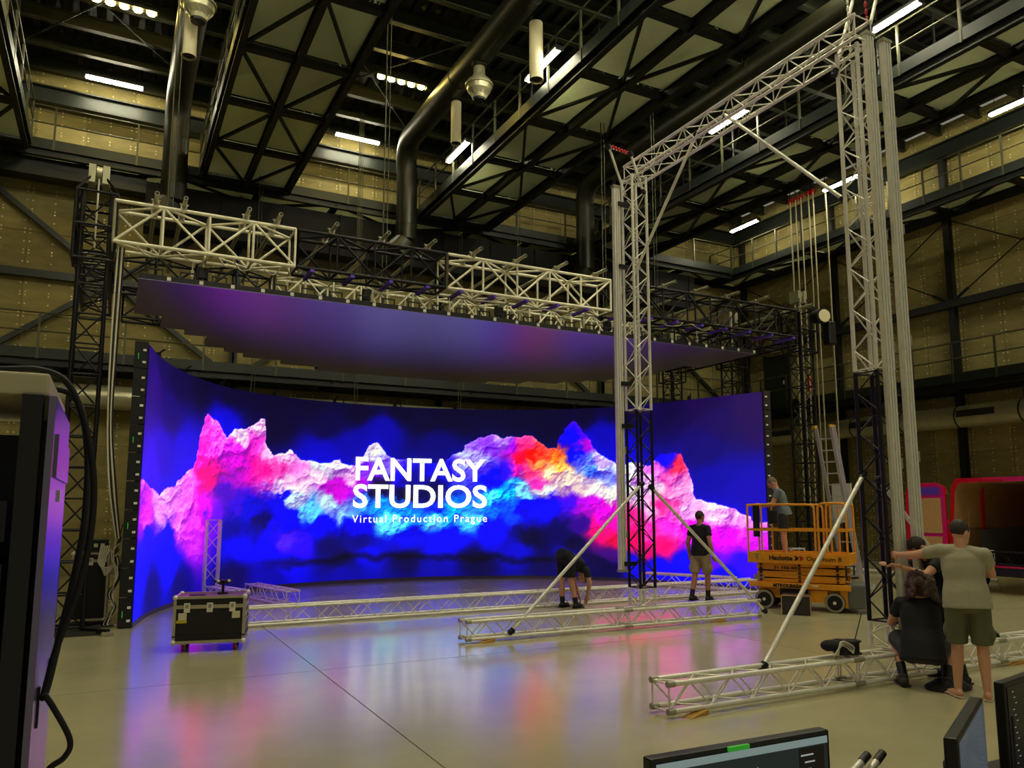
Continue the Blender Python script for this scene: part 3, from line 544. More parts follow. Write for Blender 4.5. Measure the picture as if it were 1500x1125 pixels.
# towers
def tower(x, y, lab, h=6.9, s=.4, head=True, detail=True):
    t = thing('truss_tower', lab, 'truss tower', (x, y, 0)); hs = s/2
    cs = [(x-hs, y-hs), (x+hs, y-hs), (x+hs, y+hs), (x-hs, y+hs)]
    for c in cs: rod((*c, .06), (*c, h), .03, 'truss_black', 'chord', t)
    n = 14
    for f in range(4):
        a, b = cs[f], cs[(f+1) % 4]
        for i in range(n):
            z0, z1 = .1+(h-.2)*i/n, .1+(h-.2)*(i+1)/n
            rod((*a, z0), (*b, z0), .016, 'truss_black', 'rung', t); rod((*(a if i % 2 else b), z0), (*(b if i % 2 else a), z1), .013, 'truss_black', 'lacing_rod', t)
    MB().box((x, y, .03), (.9, .9, .05)).obj('base_plate', 'dark_panel', t)
    for sx, sy in ((-1, -1), (1, -1), (1, 1), (-1, 1)):
        bar((x+sx*.2, y+sy*.2, .06), (x+sx*.55, y+sy*.55, .06), .08, .06, 'truss_black', 'outrigger', t); cube((x+sx*.55, y+sy*.55, .03), (.16, .16, .05), 'alu_dull', 'foot_pad', t)
    # sleeve block and head
    q = .29
    g = MB()
    for sx, sy in ((-1, -1), (1, -1), (1, 1), (-1, 1)): g.cyl((x+sx*q, y+sy*q, 5.75), (x+sx*q, y+sy*q, 6.85), .022, 8)
    for z in (5.75, 6.3, 6.85):
        for a, b in (((-1, -1), (1, -1)), ((1, -1), (1, 1)), ((1, 1), (-1, 1)), ((-1, 1), (-1, -1))): g.cyl((x+a[0]*q, y+a[1]*q, z), (x+b[0]*q, y+b[1]*q, z), .022, 8)
    g.obj('sleeve_block', 'truss_black', t)
    for sx in (-1, 1): bar((x+sx*q, y-q, 6.86), (x+sx*.08, y-.1, 7.2), .03, .03, 'truss_black', 'head_strut', t); bar((x+sx*q, y+q, 6.86), (x+sx*.08, y+.1, 7.2), .03, .03, 'truss_black', 'head_strut', t)
    for sx in (-1, 1): cube((x+sx*.1, y, 7.2), (.1, .3, .3), 'galv', 'head_cheek', t)
    MB().cyl((x-.04, y, 7.25), (x+.04, y, 7.25), .12, 14).obj('sheave', 'galv', t); rod((x, y-.05, 6.0), (x, y-.05, 7.2), .015, 'alu', 'chain', t)
    return t
tower(-.46, 13.68, 'black truss tower with chain head beside the led wall, behind the server rack'); tower(15.32, 13.65, 'black truss tower behind the scissor lift and ladder'); tower(15.32, 16.1, 'black truss tower behind the right end of the led wall, second one back'); tower(15.4, 18.8, 'black truss tower behind the led wall, rearmost one on the right')
# stage lamp at the right tower head
t = thing('stage_lamp', 'round black stage lamp on top of the right truss tower', 'lamp', (15.75, 13.4, 6.3))
MB().cyl((15.45, 13.25, 6.62), (15.4, 12.95, 6.58), .17, 16, .2).obj('housing', 'black', t); MB().cyl((15.4, 12.94, 6.58), (15.395, 12.92, 6.58), .16, 16).obj('lens', 'cream', t); MB().box((15.75, 13.1, 6.2), (.26, .22, .6)).obj('bag', 'black', t, .04)
LINES = ['pair of lines crossing the left black duct', 'pair of lines above the black rig truss', 'pair of lines beside the middle black duct ending high', 'long pair of lines beside the middle black duct', 'long pair of lines over the middle of the back catwalk', 'pair of lines right of the middle roof catwalk', 'long pair of lines beside the right black duct', 'pair of lines over the left part of the back catwalk', 'pair of lines above the long black rig truss', 'pair of lines over the right end of the rig']
# hanging lines from the roof
for i, (x, y, z0) in enumerate(((.58, 14.1, 6.85), (4.9, 15.5, 6.5), (6.4, 22.9, 9), (6.45, 22.9, 4.8), (9.9, 22.9, 4.8), (12.1, 22.9, 6), (15.9, 22.5, 4.6), (3.4, 22.8, 5), (10.6, 15.5, 6.8), (12.6, 16, 6.7))):
    t = thing('hanging_line', LINES[i], 'line', (x, y, z0), group='lines hanging from the roof'); rod((x, y, z0), (x, y, 14.6), .014, 'rail_steel', 'line', t); rod((x+.09, y, z0), (x+.09, y, 14.6), .01, 'rail_steel', 'line', t)
# ================================================================ gantry on its base trusses
def clampring(b, p, d, r=.045, l=.07): p = Vector(p); d = Vector(d).normalized()*l/2; b.cyl(p-d, p+d, r, 10)
G = thing('truss_gantry', 'tall aluminium truss gantry standing on two floor trusses', 'gantry', (7.8, 8.1, 0))
H_ = .24
for x0, x1, y in ((4.55, 7.04, 5.85), (7.06, 9.55, 5.85), (9.57, 12.1, 5.85), (4.5, 7.23, 10.17), (7.25, 10.0, 10.17)):
    o = truss((x0, y, .175), (x1, y, .175), H_, H_, 'alu', G, bay=.25, part='base_truss')
    for xx in (x0+.03, x1-.03):
        for dy in (-H_/2, H_/2):
            for dz in (-H_/2, H_/2): rod((xx-.04, y+dy, .175+dz), (xx+.04, y+dy, .175+dz), .03, 'alu_dull', 'coupler', o)
for x, y in ((7.9, 5.97), (7.69, 10.27)):
    truss((x, y, .32), (x, y, .6), .29, .29, 'alu', G, bay=.28, part='leg_foot', up=(0, 1, 0)); truss((x, y, .6), (x, y, 3.45), .29, .29, 'truss_black', G, bay=.24, part='lower_leg', up=(0, 1, 0)); truss((x, y, 3.47), (x, y, 7.5), .29, .29, 'alu', G, bay=.25, part='upper_leg', up=(0, 1, 0))
truss((7.8, 5.75, 7.65), (7.8, 10.5, 7.65), .29, .29, 'alu', G, bay=.26, part='top_beam')
def brace(a, b, r=.026):
    o = MB(); o.cyl(a, b, r, 12); o = o.obj('brace_tube', 'alu', G); d = Vector(b)-Vector(a)
    for p in (a, b): c = MB(); clampring(c, p, d, .04, .09); c.box(Vector(p), (.09, .05, .05)); c.obj('swivel_clamp', 'truss_black', o)
brace((5.95, 5.97, .28), (7.77, 6.1, 2.25)); brace((9.85, 5.97, .3), (8.04, 6.1, 2.2)); brace((5.2, 10.05, .12), (7.6, 10.12, 2.25)); brace((10.1, 10.05, .12), (7.8, 10.12, 2.2))
brace((7.86, 8.24, 7.76), (7.78, 6.15, 5.62)); brace((7.86, 8.85, 7.7), (7.6, 10.3, 5.64))
brace((7.29, 10.42, 8.05), (7.63, 10.42, 7.2), .022); brace((7.55, 10.15, 7.86), (7.78, 10.13, 7.22), .022); brace((8.14, 6.12, 8.4), (7.71, 6.12, 7.25), .022); brace((8.2, 5.8, 8.35), (7.97, 5.8, 7.72), .022)
o = MB(); o.beam((7.29, 10.42, 8.05), (7.55, 10.15, 7.86), .03, .03); o.obj('cross_tube', 'alu', G)
for i in range(6): MB().ell((7.33+.035*i, 10.36-.035*i, 8.03-.028*i), (.03, .03, .035), 6, 5).obj('red_sling', 'red', G)
for i in range(7): MB().ell((8.06+.004*i, 5.9, 8.35-.1*i), (.018, .018, .05), 6, 5).obj('red_sling', 'red', G)
for i in range(12): MB().ell((7.93, 6.05, 7.6+.09*i), (.02, .012, .05) if i % 2 else (.012, .02, .05), 6, 5).obj('chain_link', 'alu', G)
def profile(x, y, z0, z1, n=3, w_=.045):
    b = MB()
    for i in range(n): b.box((x+(i-(n-1)/2)*w_, y, (z0+z1)/2), (w_-.012, .07, z1-z0)); b.box((x+(i-(n-1)/2)*w_, y+.01, (z0+z1)/2), (w_, .045, z1-z0))
    o = b.obj('guide_profile', 'alu', G)
    for z in (z0+.02, z1-.02): cube((x, y, z), (n*w_+.02, .09, .04), 'alu_dull', 'end_plate', o)
    for z in np.arange(z0+.6, z1, 1.35): cube((x+n*w_/2+.01, y-.01, z), (.03, .05, .12), 'alu_dull', 'profile_lock', o)
    return o
profile(7.88, 5.76, .42, 7.62); profile(8.09, 5.69, .5, 7.55); profile(7.36, 10.34, .85, 7.33)
for z in (1.0, 3.2, 5.2, 6.9): cube((7.97, 5.78, z), (.26, .08, .07), 'black', 'mounting_arm', G)
for z in (.98, 3.2, 3.9, 5.9, 7.0): cube((7.48, 10.3, z), (.22, .06, .07), 'black', 'mounting_arm', G)
for x, y, r, lab in ((4.84, 5.7, .2, 'wooden wedge under the corner of the nearest floor truss'), (9.8, 5.74, 0, 'wooden wedge under the floor truss behind the grey shirt man'), (4.8, 10.04, .1, 'wooden wedge under the start of the middle floor truss'), (9.05, 10.04, 0, 'wooden wedge under the middle floor truss near the black box')):
    o = MB(); R_ = Matrix.Rotation(r, 3, 'Z'); poly = [Vector((x, y, 0))+R_ @ Vector(p) for p in ((-.13, 0, 0), (.12, 0, 0), (.12, 0, .045), (-.13, 0, .004))]
    o.prism(poly, R_ @ Vector((0, -.05, 0)), R_ @ Vector((0, .05, 0))); tag(o.obj('wood_wedge', 'wood'), lab, 'wedge')
# loose floor trusses
def ftruss(p, q, lab, m='alu', h=.26, z=.16, n=2, grp=None):
    t = thing('floor_truss', lab, 'truss', (p[0], p[1], 0), group=grp); p = Vector((*p, z)); q = Vector((*q, z))
    truss(p, q, h, h, m, t, bay=.27, rc=.024); d = (q-p).normalized()
    return t
ftruss((2.0, 13.1), (7.4, 13.1), 'floor truss from the flight case to the bending man, behind the middle truss'); ftruss((7.44, 13.1), (12.9, 13.1), 'floor truss behind the walking man, reaching to the scissor lift')
ftruss((11.75, 15.6), (12.75, 13.55), 'floor truss lit pink in front of the led wall right end'); ftruss((3.22, 15.3), (2.75, 17.2), 'short floor truss lying behind the flight case'); ftruss((2.35, 15.75), (1.95, 17.0), 'short floor truss carrying the upright truss piece')
t = thing('upright_truss', 'short truss piece standing upright before the led wall', 'truss', (1.95, 17.25, 0)); truss((1.95, 17.3, .02), (1.95, 17.3, 1.62), .26, .26, 'alu', t, bay=.3, up=(0, 1, 0))
# ================================================================ flight case on castors
FC = thing('flight_case', 'black flight case on castors in front of the led wall', 'flight case', (1.32, 11.35, 0), math.radians(-13), local=True)
def flightcase(t, w_, d, z0, z1, side='case_black', lid=.12, latches=3):
    MB().box((0, 0, (z0+z1)/2), (w_, d, z1-z0)).obj('body', ['case_black'], t, .004)
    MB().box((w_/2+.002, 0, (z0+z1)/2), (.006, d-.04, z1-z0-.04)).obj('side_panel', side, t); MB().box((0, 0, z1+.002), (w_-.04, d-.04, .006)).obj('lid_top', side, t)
    for x in (-w_/2, w_/2):
        for y in (-d/2, d/2): bar((x, y, z0), (x, y, z1), .035, .035, 'edge', 'edge_profile', t)
    for z in (z0, z1):
        for y in (-d/2, d/2): bar((-w_/2, y, z), (w_/2, y, z), .035, .035, 'edge', 'edge_profile', t)
        for x in (-w_/2, w_/2): bar((x, -d/2, z), (x, d/2, z), .035, .035, 'edge', 'edge_profile', t)
        for x in (-w_/2, w_/2):
            for y in (-d/2, d/2): MB().ell((x, y, z), (.035, .035, .035), 10, 8).obj('ball_corner', 'alu', t)
    zl = z1-lid
    bar((-w_/2, -d/2-.004, zl), (w_/2, -d/2-.004, zl), .03, .045, 'edge', 'lid_profile', t); bar((w_/2+.004, -d/2, zl), (w_/2+.004, d/2, zl), .03, .045, 'edge', 'lid_profile', t)
    for i in range(latches):
        x = (-.5+(i+.5)/latches)*w_*.98; l = MB().box((x, -d/2-.02, zl-.01), (.075, .02, .12)).obj('latch', 'alu', t, .004); cube((x, -d/2-.034, zl+.01), (.04, .01, .05), 'alu_dull', 'butterfly', l)
flightcase(FC, .86, .54, .13, .7, 'case_purple')
for x, dz in ((-.33, 0), (.33, .01)): cube((x, -.295, .46+dz), (.1, .006, .09), 'cream', 'paper_label', FC)
cube((-.34, -.297, .395), (.13, .006, .035), 'yellow_tag', 'yellow_sticker', FC); MB().box((0, 0, .205), (.90, .58, .02)).obj('strap', 'black', FC)
for y in (-.12, .14):
    h = MB().box((.437, y, .42), (.01, .13, .1)).obj('side_handle', 'alu_white', FC); cube((.443, y, .42), (.006, .09, .06), 'black', 'recess', h)
for x in (-.32, .32):
    for y in (-.17, .17):
        c = MB().box((x, y, .105), (.07, .06, .04)).obj('castor', 'alu_dull', FC); MB().cyl((x-.02, y+.01, .05), (x+.02, y+.01, .05), .05, 14).obj('wheel', 'red' if y < 0 else 'rubber', c)
t = thing('camera_head', 'small black remote head standing on the flight case', 'camera head', (1.45, 11.4, .706), local=True)
MB().cyl((0, 0, .0), (0, 0, .02), .07, 14).obj('base', 'black', t); rod((0, 0, .02), (0, 0, .14), .018, 'black', 'stem', t); MB().box((0, 0, .16), (.16, .08, .05)).obj('body', 'black', t, .01)
for i in range(8): a = math.pi*i/4; MB().ell((.1*math.cos(a), .06*math.sin(a), .17), (.022, .022, .018), 8, 6).obj('knob', 'white' if i % 2 else 'black', t)
tag(MB().box((1.12, 11.33, .712), (.2, .12, .012)).obj('tablet', 'black', None, .004), 'flat black tablet lying on the flight case lid', 'tablet')
# ================================================================ scissor lift
LF = thing('scissor_lift', 'orange scissor lift with raised guard rails', 'scissor lift', (11.69, 10.63, 0), math.radians(-59.7), local=True)
def text(par, s, size, loc, rot, m, off=.0, name='lettering', w_=None):
    cu = bpy.data.curves.new('t', 'FONT'); cu.body = s; cu.size = size; cu.offset = off; cu.resolution_u = 3; cu.extrude = .001
    o = bpy.data.objects.new('t', cu); C.objects.link(o); bpy.context.view_layer.update()
    me_ = bpy.data.meshes.new_from_object(o.evaluated_get(bpy.context.evaluated_depsgraph_get())); bpy.data.objects.remove(o)
    if w_:
        xs_ = [v.co.x for v in me_.vertices]; k = w_/(max(xs_)-min(xs_))
        for v in me_.vertices: v.co.x *= k
    me_.materials.clear(); me_.materials.append(M[m]); ob = put(bpy.data.objects.new(name, me_), par); ob.location = Vector(loc)-wof(par); ob.rotation_euler = rot; return ob
FR = (math.pi/2, 0, 0)
b = MB(); b.box((0, 0, .3), (1.5, .6, .2)); b.box((.82, .0, .27), (.24, .7, .36)); ch = b.obj('chassis', 'lift', LF, .015)
MB().box((0, -.36, .44), (1.8, .08, .1)).obj('side_skirt', 'lift', LF, .012); MB().box((0, .36, .44), (1.8, .08, .1)).obj('side_skirt', 'lift', LF, .012)
MB().box((-.1, -.31, .33), (.5, .02, .16)).obj('hydraulic_bay', 'black', LF); MB().box((.35, -.345, .27), (.3, .05, .22)).obj('tray_door', 'lift', LF, .01)
MB().box((.98, -.05, .3), (.3, .66, .44)).obj('battery_box', 'grey_box', LF, .04); MB().box((1.135, -.05, .33), (.02, .25, .2)).obj('vent', 'black', LF)
cube((.05, -.325, .33), (.06, .01, .06), 'red', 'stop_button', LF)
for x in (-.62, .62):
    for y in (-.34, .34):
        o = MB().cyl((x, y-.06, .175), (x, y+.06, .175), .175, 22).obj('wheel', 'tyre', LF); s = -1 if y < 0 else 1; MB().cyl((x, y+s*.06, .175), (x, y+s*.075, .175), .1, 16).obj('rim', 'black', o); MB().cyl((x, y+s*.07, .175), (x, y+s*.09, .175), .03, 10).obj('hub', 'alu', o)
        b = MB(); n = 22
        for i in range(n): a0, a1 = 2*math.pi*i/n, 2*math.pi*(i+1)/n; b.add([(x+r*math.cos(a), y+s*.062, .175+r*math.sin(a)) for r, a in ((.13, a0), (.17, a0), (.17, a1), (.13, a1))], [(0, 1, 2, 3)])
        b.obj('tyre_wall', 'alu_dull', o)
for i in range(5):
    z = .5+.07*i; tl = (.035 if i % 2 else -.035)
    for y in (-.3, .3):
        o = MB(); R_ = Matrix.Rotation(tl*.5, 3, 'Y'); o.box((.02, y, z+.03), (1.56, .05, .062), R=R_); o = o.obj('scissor_arm', 'lift', LF, .006)
        for x in (-.68, .02, .68): MB().cyl((x, y-.045, z+.03), (x, y+.045, z+.03), .026, 10).obj('pivot_pin', 'lift_dark', o)
MB().box((0, 0, .68), (1.5, .5, .3)).obj('arm_core', 'lift_dark', LF)
MB().box((0, 0, .87), (1.76, .8, .05)).obj('deck', 'lift', LF)
for y in (-.4, .4): MB().box((0, y, .94), (1.8, .04, .2)).obj('toe_board', 'lift', LF, .006)
for x in (-.88, .88): MB().box((x, 0, .94), (.04, .8, .2)).obj('toe_board', 'lift', LF, .006)
def rail(pts, r=.02): MB().tube(smooth_path(pts, 5), r, 8).obj('guard_rail', 'lift', LF)
for y in (-.4, .4):
    rail([(-.88, y, 1.0), (-.88, y, 1.8), (-.86, y, 1.9), (-.8, y, 1.93), (.2, y, 1.93), (.3, y, 1.9), (.34, y, 1.8), (.34, y, 1.0)]); rail([(.4, y, 1.0), (.4, y, 1.82), (.44, y, 1.92), (.5, y, 1.95), (.8, y, 1.95), (.86, y, 1.9), (.88, y, 1.8), (.88, y, 1.0)])
    for z in (1.46,): bar((-.88, y, z), (.88, y, z), .03, .045, 'lift', 'mid_rail', LF)
    for x in (-.62, .62): rod((x, y, 1.0), (x, y, 1.92), .018, 'lift', 'rail_post', LF)
for x in (-.88, .88):
    for z in (1.46, 1.92): bar((x, -.4, z), (x, .4, z), .03, .04, 'lift', 'end_rail', LF)
o = MB().box((-.74, -.3, 1.62), (.12, .06, .6)).obj('control_box', 'black', LF, .01)
MB().box((-.42, -.36, 1.7), (.16, .12, .26)).obj('joystick_console', 'black', LF, .02)
text(LF, 'Haulotte', .12, (-.5, -.425, .905), FR, 'case_black', .004, w_=.42); text(LF, 'Optimum 8', .115, (.17, -.425, .905), FR, 'case_black', .001, w_=.6)
for k, m in ((0, 'case_black'), (1, 'red')):
    b = MB(); x = -.05+.085*k; b.prism([(x, -.425, .985), (x+.05, -.425, .985), (x+.09, -.425, .945), (x+.05, -.425, .905), (x, -.425, .905), (x+.04, -.425, .945)], (0, 0, 0), (0, .003, 0)); b.obj('chevron', m, LF)
text(LF, '31 156 65', .075, (-.45, -.335, .735), FR, 'case_black', .002, w_=.42); text(LF, 'MTKOLBABA', .085, (-.45, -.405, .41), FR, 'case_black', .004, w_=.52)
cube((-.72, -.33, .57), (.2, .015, .09), 'alu_dull', 'rating_plate', LF); cube((.3, -.403, .455), (.1, .006, .03), 'white', 'sticker', LF); cube((-.72, -.425, .96), (.05, .01, .11), 'alu_dull', 'latch', LF)
# wooden carry box before the lift
t = thing('carry_box', 'dark grey wooden box with a hand hole before the scissor lift', 'box', (10.98, 10.15, 0), math.radians(-50), local=True)
MB().box((0, 0, .17), (.48, .42, .33)).obj('body', 'dark_panel', t, .008); cube((.05, -.213, .2), (.1, .006, .03), 'black', 'hand_hole', t)
for x in (-.24, .24): bar((x, -.21, .005), (x, -.21, .335), .014, .014, 'mdf', 'worn_edge', t)
bar((-.24, -.21, .335), (.24, -.21, .335), .014, .014, 'mdf', 'worn_edge', t)
# ladder
t = thing('extension_ladder', 'aluminium extension ladder with yellow end caps leaning on the right tower', 'ladder', (16.5, 13.3, 0)); a = Vector((16.3, 13.5, .02)); e = Vector((15.28, 13.28, 3.82)); u = e-a; wd = Vector((.1, -.46, 0)); fw = Vector((-.06, -.035, 0))
for lay in range(3):
    o = fw*lay*1.2; sl = .0+.03*lay
    for s in (0, 1): bar(a+o+wd*s*(1-.1*lay)+wd*.05*lay+u*sl, e+o+wd*s*(1-.1*lay)+wd*.05*lay, .03, .075, 'ladder', 'stile', t, up=wd); cube(e+o+wd*s*(1-.1*lay)+wd*.05*lay, (.07, .05, .07), 'yellow', 'end_cap', t)
for i in range(13):
    p = a+u*(.05+.073*i); bar(p, p+wd, .04, .03, 'ladder', 'rung', t)
bar(a+Vector((.1, .25, .0)), a+Vector((.1, -.75, .0)), .08, .06, 'ladder', 'foot_bar', t)
t = thing('white_panel', 'white display panel on a stand behind the ladder', 'panel', (17.7, 14.6, 0)); MB().box((17.7, 14.6, 2.0), (.04, .62, 1.05)).obj('board', 'white', t, .005)
for y in (14.35, 14.85): rod((17.7, y, .02), (17.7, y, 1.6), .02, 'truss_black', 'stand_leg', t); cube((17.7, y, .02), (.4, .05, .03), 'truss_black', 'foot', t)
t = thing('step_frame', 'small pale lilac step frame behind the scissor lift', 'step', (14.2, 13.1, 0), local=True)
for x in (-.22, .22):
    for y in (-.15, .15): rod((x, y, 0), (x, y*.5, .95), .022, 'ladder', 'leg', t)
for z in (.3, .6, .93): cube((0, 0, z), (.46, .2, .03), 'ladder', 'tread', t)
for k, (y0, y1) in enumerate(((16.2, 12.0), (16.6, 12.3))):
    o = MB().tube([(19.6+.35*k, y0, .05), (20.1+.35*k, y1, .05)], .04, 10).obj('steel_tube', 'alu'); tag(o, 'long aluminium tube lying on the floor by the right wall', 'tube', 'tubes on the floor')
# ================================================================ van with open rear
VN = thing('van', 'red panel van with its rear doors open', 'van', (17.5, 10.45, 0))
def shell(x0, x1, inset):
    prof = [(-1.0, .5), (-1.03, 1.0), (-.99, 1.7), (-.92, 2.35), (-.8, 2.55), (.8, 2.55), (.92, 2.35), (.99, 1.7), (1.03, 1.0), (1.0, .5)]
    b = MB(); P0 = [(x0, 10.45+y, z) for y, z in prof]; P1 = [(x1, 10.45+y, z) for y, z in prof]; n = len(prof)
    Q0 = [(x0, 10.45+y*(1-inset), .5+(z-.5)*(1-inset*.55)+.05*(z < .6)) for y, z in prof]; Q1 = [(x1-.1, p[1], p[2]) for p in Q0]
    b.add(P0+P1, [(i, i+1, n+i+1, n+i) for i in range(n-1)]+[(n-1, 0, n, 2*n-1), list(range(n, 2*n))[::-1]]); b.add(P0+Q0, [(i, i+1, n+i+1, n+i) for i in range(n-1)]); return b, Q0, Q1
b, Q0, Q1 = shell(17.5, 20.4, .09); b.obj('body', 'van_red', VN)
b = MB(); n = 10; b.add(Q0+Q1, [(i, i+1, n+i+1, n+i) for i in range(n-1)]+[list(range(n, 2*n))]); b.obj('cargo_lining', 'mdf', VN)
cab = MB(); cab.prism([(20.4, 0, .5), (20.4, 0, 2.5), (20.9, 0, 2.4), (21.6, 0, 1.5), (22.2, 0, 1.25), (22.3, 0, .5)], (0, 9.5, 0), (0, 11.4, 0)); cab.obj('cab', 'van_red', VN, .05)
MB().box((19.1, 11.325, 1.85), (2.2, .02, .9)).obj('side_lining', 'mdf', VN); MB().box((19.0, 10.45, .56), (2.9, 1.75, .05)).obj('load_floor', 'dark_panel', VN)
bar((18.5, 11.31, 1.3), (18.5, 11.25, 2.35), .06, .05, 'van_red', 'inner_pillar', VN); o = MB(); o.beam((17.75, 10.9, .95), (19.6, 9.75, 1.15), .03, .85); o.obj('leaning_board', 'dark_panel', VN)
MB().box((17.44, 10.45, .47), (.16, 2.02, .18)).obj('bumper', 'case_black', VN, .03); MB().box((17.48, 10.45, .585), (.06, 1.8, .04)).obj('sill', 'van_red', VN); MB().box((17.46, 10.45, 2.47), (.06, .5, .06)).obj('brake_light', 'red', VN, .01)
for y in (9.42, 11.48): MB().box((17.5, y, 1.35), (.08, .05, .5)).obj('tail_light', 'red', VN, .01)
for x in (18.3, 21.5):
    for y in (9.5, 11.4):
        o = MB().cyl((x, y-.11, .34), (x, y+.11, .34), .34, 24).obj('wheel', 'tyre', VN); MB().cyl((x, y-.12, .34), (x, y+.12, .34), .19, 16).obj('rim', 'alu_dull', o)
b = MB(); dv = Vector((-.16, .86, 0)); hp = Vector((17.47, 11.5, 0))
pr = [(0, .52), (0, 2.36), (.2, 2.46), (.86, 2.46), (.94, 2.2), (.97, 1.2), (.97, .52)]
b.prism([hp+dv*(u_/.9)+Vector((0, 0, z)) for u_, z in pr], (-.04, -.005, 0), (.04, .005, 0)); dr = b.obj('rear_door', 'van_red', VN, .012)
b = MB(); b.prism([hp+dv*(u_/.9)+Vector((0, 0, z)) for u_, z in ((.1, 1.28), (.1, 2.1), (.78, 2.1), (.84, 1.28))], (-.055, -.005, 0), (-.045, -.005, 0)); b.obj('door_panel', 'mdf', dr)
b = MB(); b.prism([hp+dv*(u_/.9)+Vector((0, 0, z)) for u_, z in ((.12, .62), (.12, 1.2), (.84, 1.2), (.84, .62))], (-.055, -.005, 0), (-.045, -.005, 0)); b.obj('door_panel', 'mdf', dr)
b = MB(); b.prism([hp+dv*(u_/.9)+Vector((0, 0, z)) for u_, z in ((.12, 2.18), (.12, 2.36), (.7, 2.36), (.7, 2.18))], (-.055, -.005, 0), (-.045, -.005, 0)); b.obj('door_window_blank', 'purple', dr)
for z in (.8, 1.5, 2.2): rod(hp+Vector((0, -.02, z)), hp+Vector((0, -.02, z+.1)), .025, 'van_red', 'hinge', dr)
t = thing('cargo_truss', 'white truss piece loaded in the van', 'truss', (17.7, 10.9, .6)); truss((17.75, 11.1, .75), (17.75, 10.72, .75), .28, .28, 'alu_white', t, bay=.3)
t = thing('cargo_truss', 'black truss piece loaded in the van beside the white one', 'truss', (17.7, 10.3, .6)); truss((17.78, 10.66, .75), (17.78, 9.62, .75), .28, .28, 'truss_black', t, bay=.26)
# ================================================================ things on and by the near truss
t = thing('cable_drum', 'black cable drum standing on the near floor truss', 'drum', (7.12, 5.86, .325), local=True)
MB().cyl((0, 0, .004), (0, 0, .02), .1, 18).obj('flange', 'black', t); MB().cyl((0, 0, .02), (0, 0, .13), .08, 18).obj('winding', 'rubber', t); MB().cyl((0, 0, .13), (0, 0, .145), .1, 18).obj('flange', 'black', t)
rod((.06, 0, .14), (.25, .05, .4), .006, 'black', 'cable_end', t)
b = MB()
for i in range(9): b.ell((6.8+.03*i+rng.uniform(-.02, .02), 5.83+rng.uniform(-.06, .06), .4+rng.uniform(-.02, .05)), (.1, .08, .06), 8, 6)
t = thing('tool_bag', 'slumped black tool bag with white straps on the near floor truss', 'bag', (6.9, 5.83, .325)); b.obj('bag', 'tee_black', t)
for k in range(3): MB().tube(smooth_path([(6.7+.03*k, 5.73, .36), (6.78, 5.7, .46+.02*k), (6.9+.05*k, 5.74, .43), (7.0, 5.74, .36)], 5), .008, 6).obj('strap', 'cable_white', t)
b = MB()
for k in range(6):
    r = .22-.02*k; b.tube([(7.9+r*math.cos(a)*1.25, 5.32+r*.8*math.sin(a), .02+.012*k) for a in np.linspace(0, 2*math.pi, 26)], .011, 6)
tag(b.obj('cable_coil', 'rubber'), 'coil of dark cable on the floor between the crew', 'cable')
# ================================================================ left: rack, cables, backstage
RK = thing('server_rack', 'tall dark server rack with a pale side panel', 'rack', (-.5, 2.3, 0))
x1, x0 = -.135, -.78
for x in (x0+.03, x1-.03):
    for y in (2.02, 2.62): bar((x, y, .1), (x, y, 2.12), .06, .04, 'black', 'corner_post', RK)
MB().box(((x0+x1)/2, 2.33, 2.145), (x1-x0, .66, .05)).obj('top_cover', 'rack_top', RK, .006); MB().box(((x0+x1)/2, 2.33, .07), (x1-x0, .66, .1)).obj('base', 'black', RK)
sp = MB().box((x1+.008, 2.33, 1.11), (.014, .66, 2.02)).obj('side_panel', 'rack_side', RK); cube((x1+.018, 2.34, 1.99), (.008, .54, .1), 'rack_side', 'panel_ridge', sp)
for y, z in ((2.12, 1.42), (2.5, 1.42)): cube((x1+.017, y, z), (.006, .015, .09), 'black', 'latch_slot', sp)
cube((x1+.017, 2.3, 1.9), (.008, .02, .03), 'alu', 'lock', sp)
MB().box(((x0+x1)/2, 2.6, 1.1), (x1-x0-.1, .02, 1.95)).obj('rear_door', 'black', RK); MB().box((x0-.004, 2.34, 1.06), (.014, .58, 1.98)).obj('side_panel', 'black', RK)
for i in range(12): cube(((x0+x1)/2, 2.3, .3+.14*i), (x1-x0-.14, .45, .09), 'case_black', 'rack_unit', RK)
cable([(-.45, 2.2, 2.185), (-.25, 2.15, 2.195), (-.167, 2.15, 2.2), (-.107, 2.15, 2.17), (-.064, 2.15, 2.07), (-.038, 2.15, 1.94), (-.036, 2.15, 1.81), (-.054, 2.14, 1.68), (-.09, 2.13, 1.545), (-.105, 2.12, 1.46), (-.108, 2.1, 1.444), (-.1, 2.11, 1.475), (-.085, 2.14, 1.575), (-.066, 2.17, 1.70), (-.052, 2.2, 1.845), (-.06, 2.25, 2.03), (-.1, 2.3, 2.16), (-.2, 2.3, 2.18)], .0085, 'rubber', 'thick black cable looping down the side of the server rack', name='rack_cable')
cable([(-.105, 2.08, 1.455), (-.084, 2.08, 1.422), (-.048, 2.08, 1.35), (-.056, 2.08, 1.314), (-.09, 2.08, 1.285), (-.105, 2.09, 1.2), (-.1, 2.1, .6), (-.05, 2.1, .02)], .007, 'rubber', 'thin black cable trailing to the floor beside the server rack', name='rack_cable')
BC = thing('flight_case', 'tall black flight case behind the left truss tower', 'flight case', (-.21, 14.95, 0), math.radians(-2), local=True); flightcase(BC, .52, .5, .05, 1.12, latches=1)
for x in (-.2, .2):
    for y in (-.18, .18): MB().cyl((x-.02, y, .028), (x+.02, y, .028), .028, 10).obj('castor', 'rubber', BC)
t = thing('power_box', 'black power distribution box with white sockets on the tall flight case', 'power box', (-.2, 14.95, 1.14)); MB().box((-.2, 14.95, 1.25), (.46, .4, .18)).obj('body', 'black', t, .01)
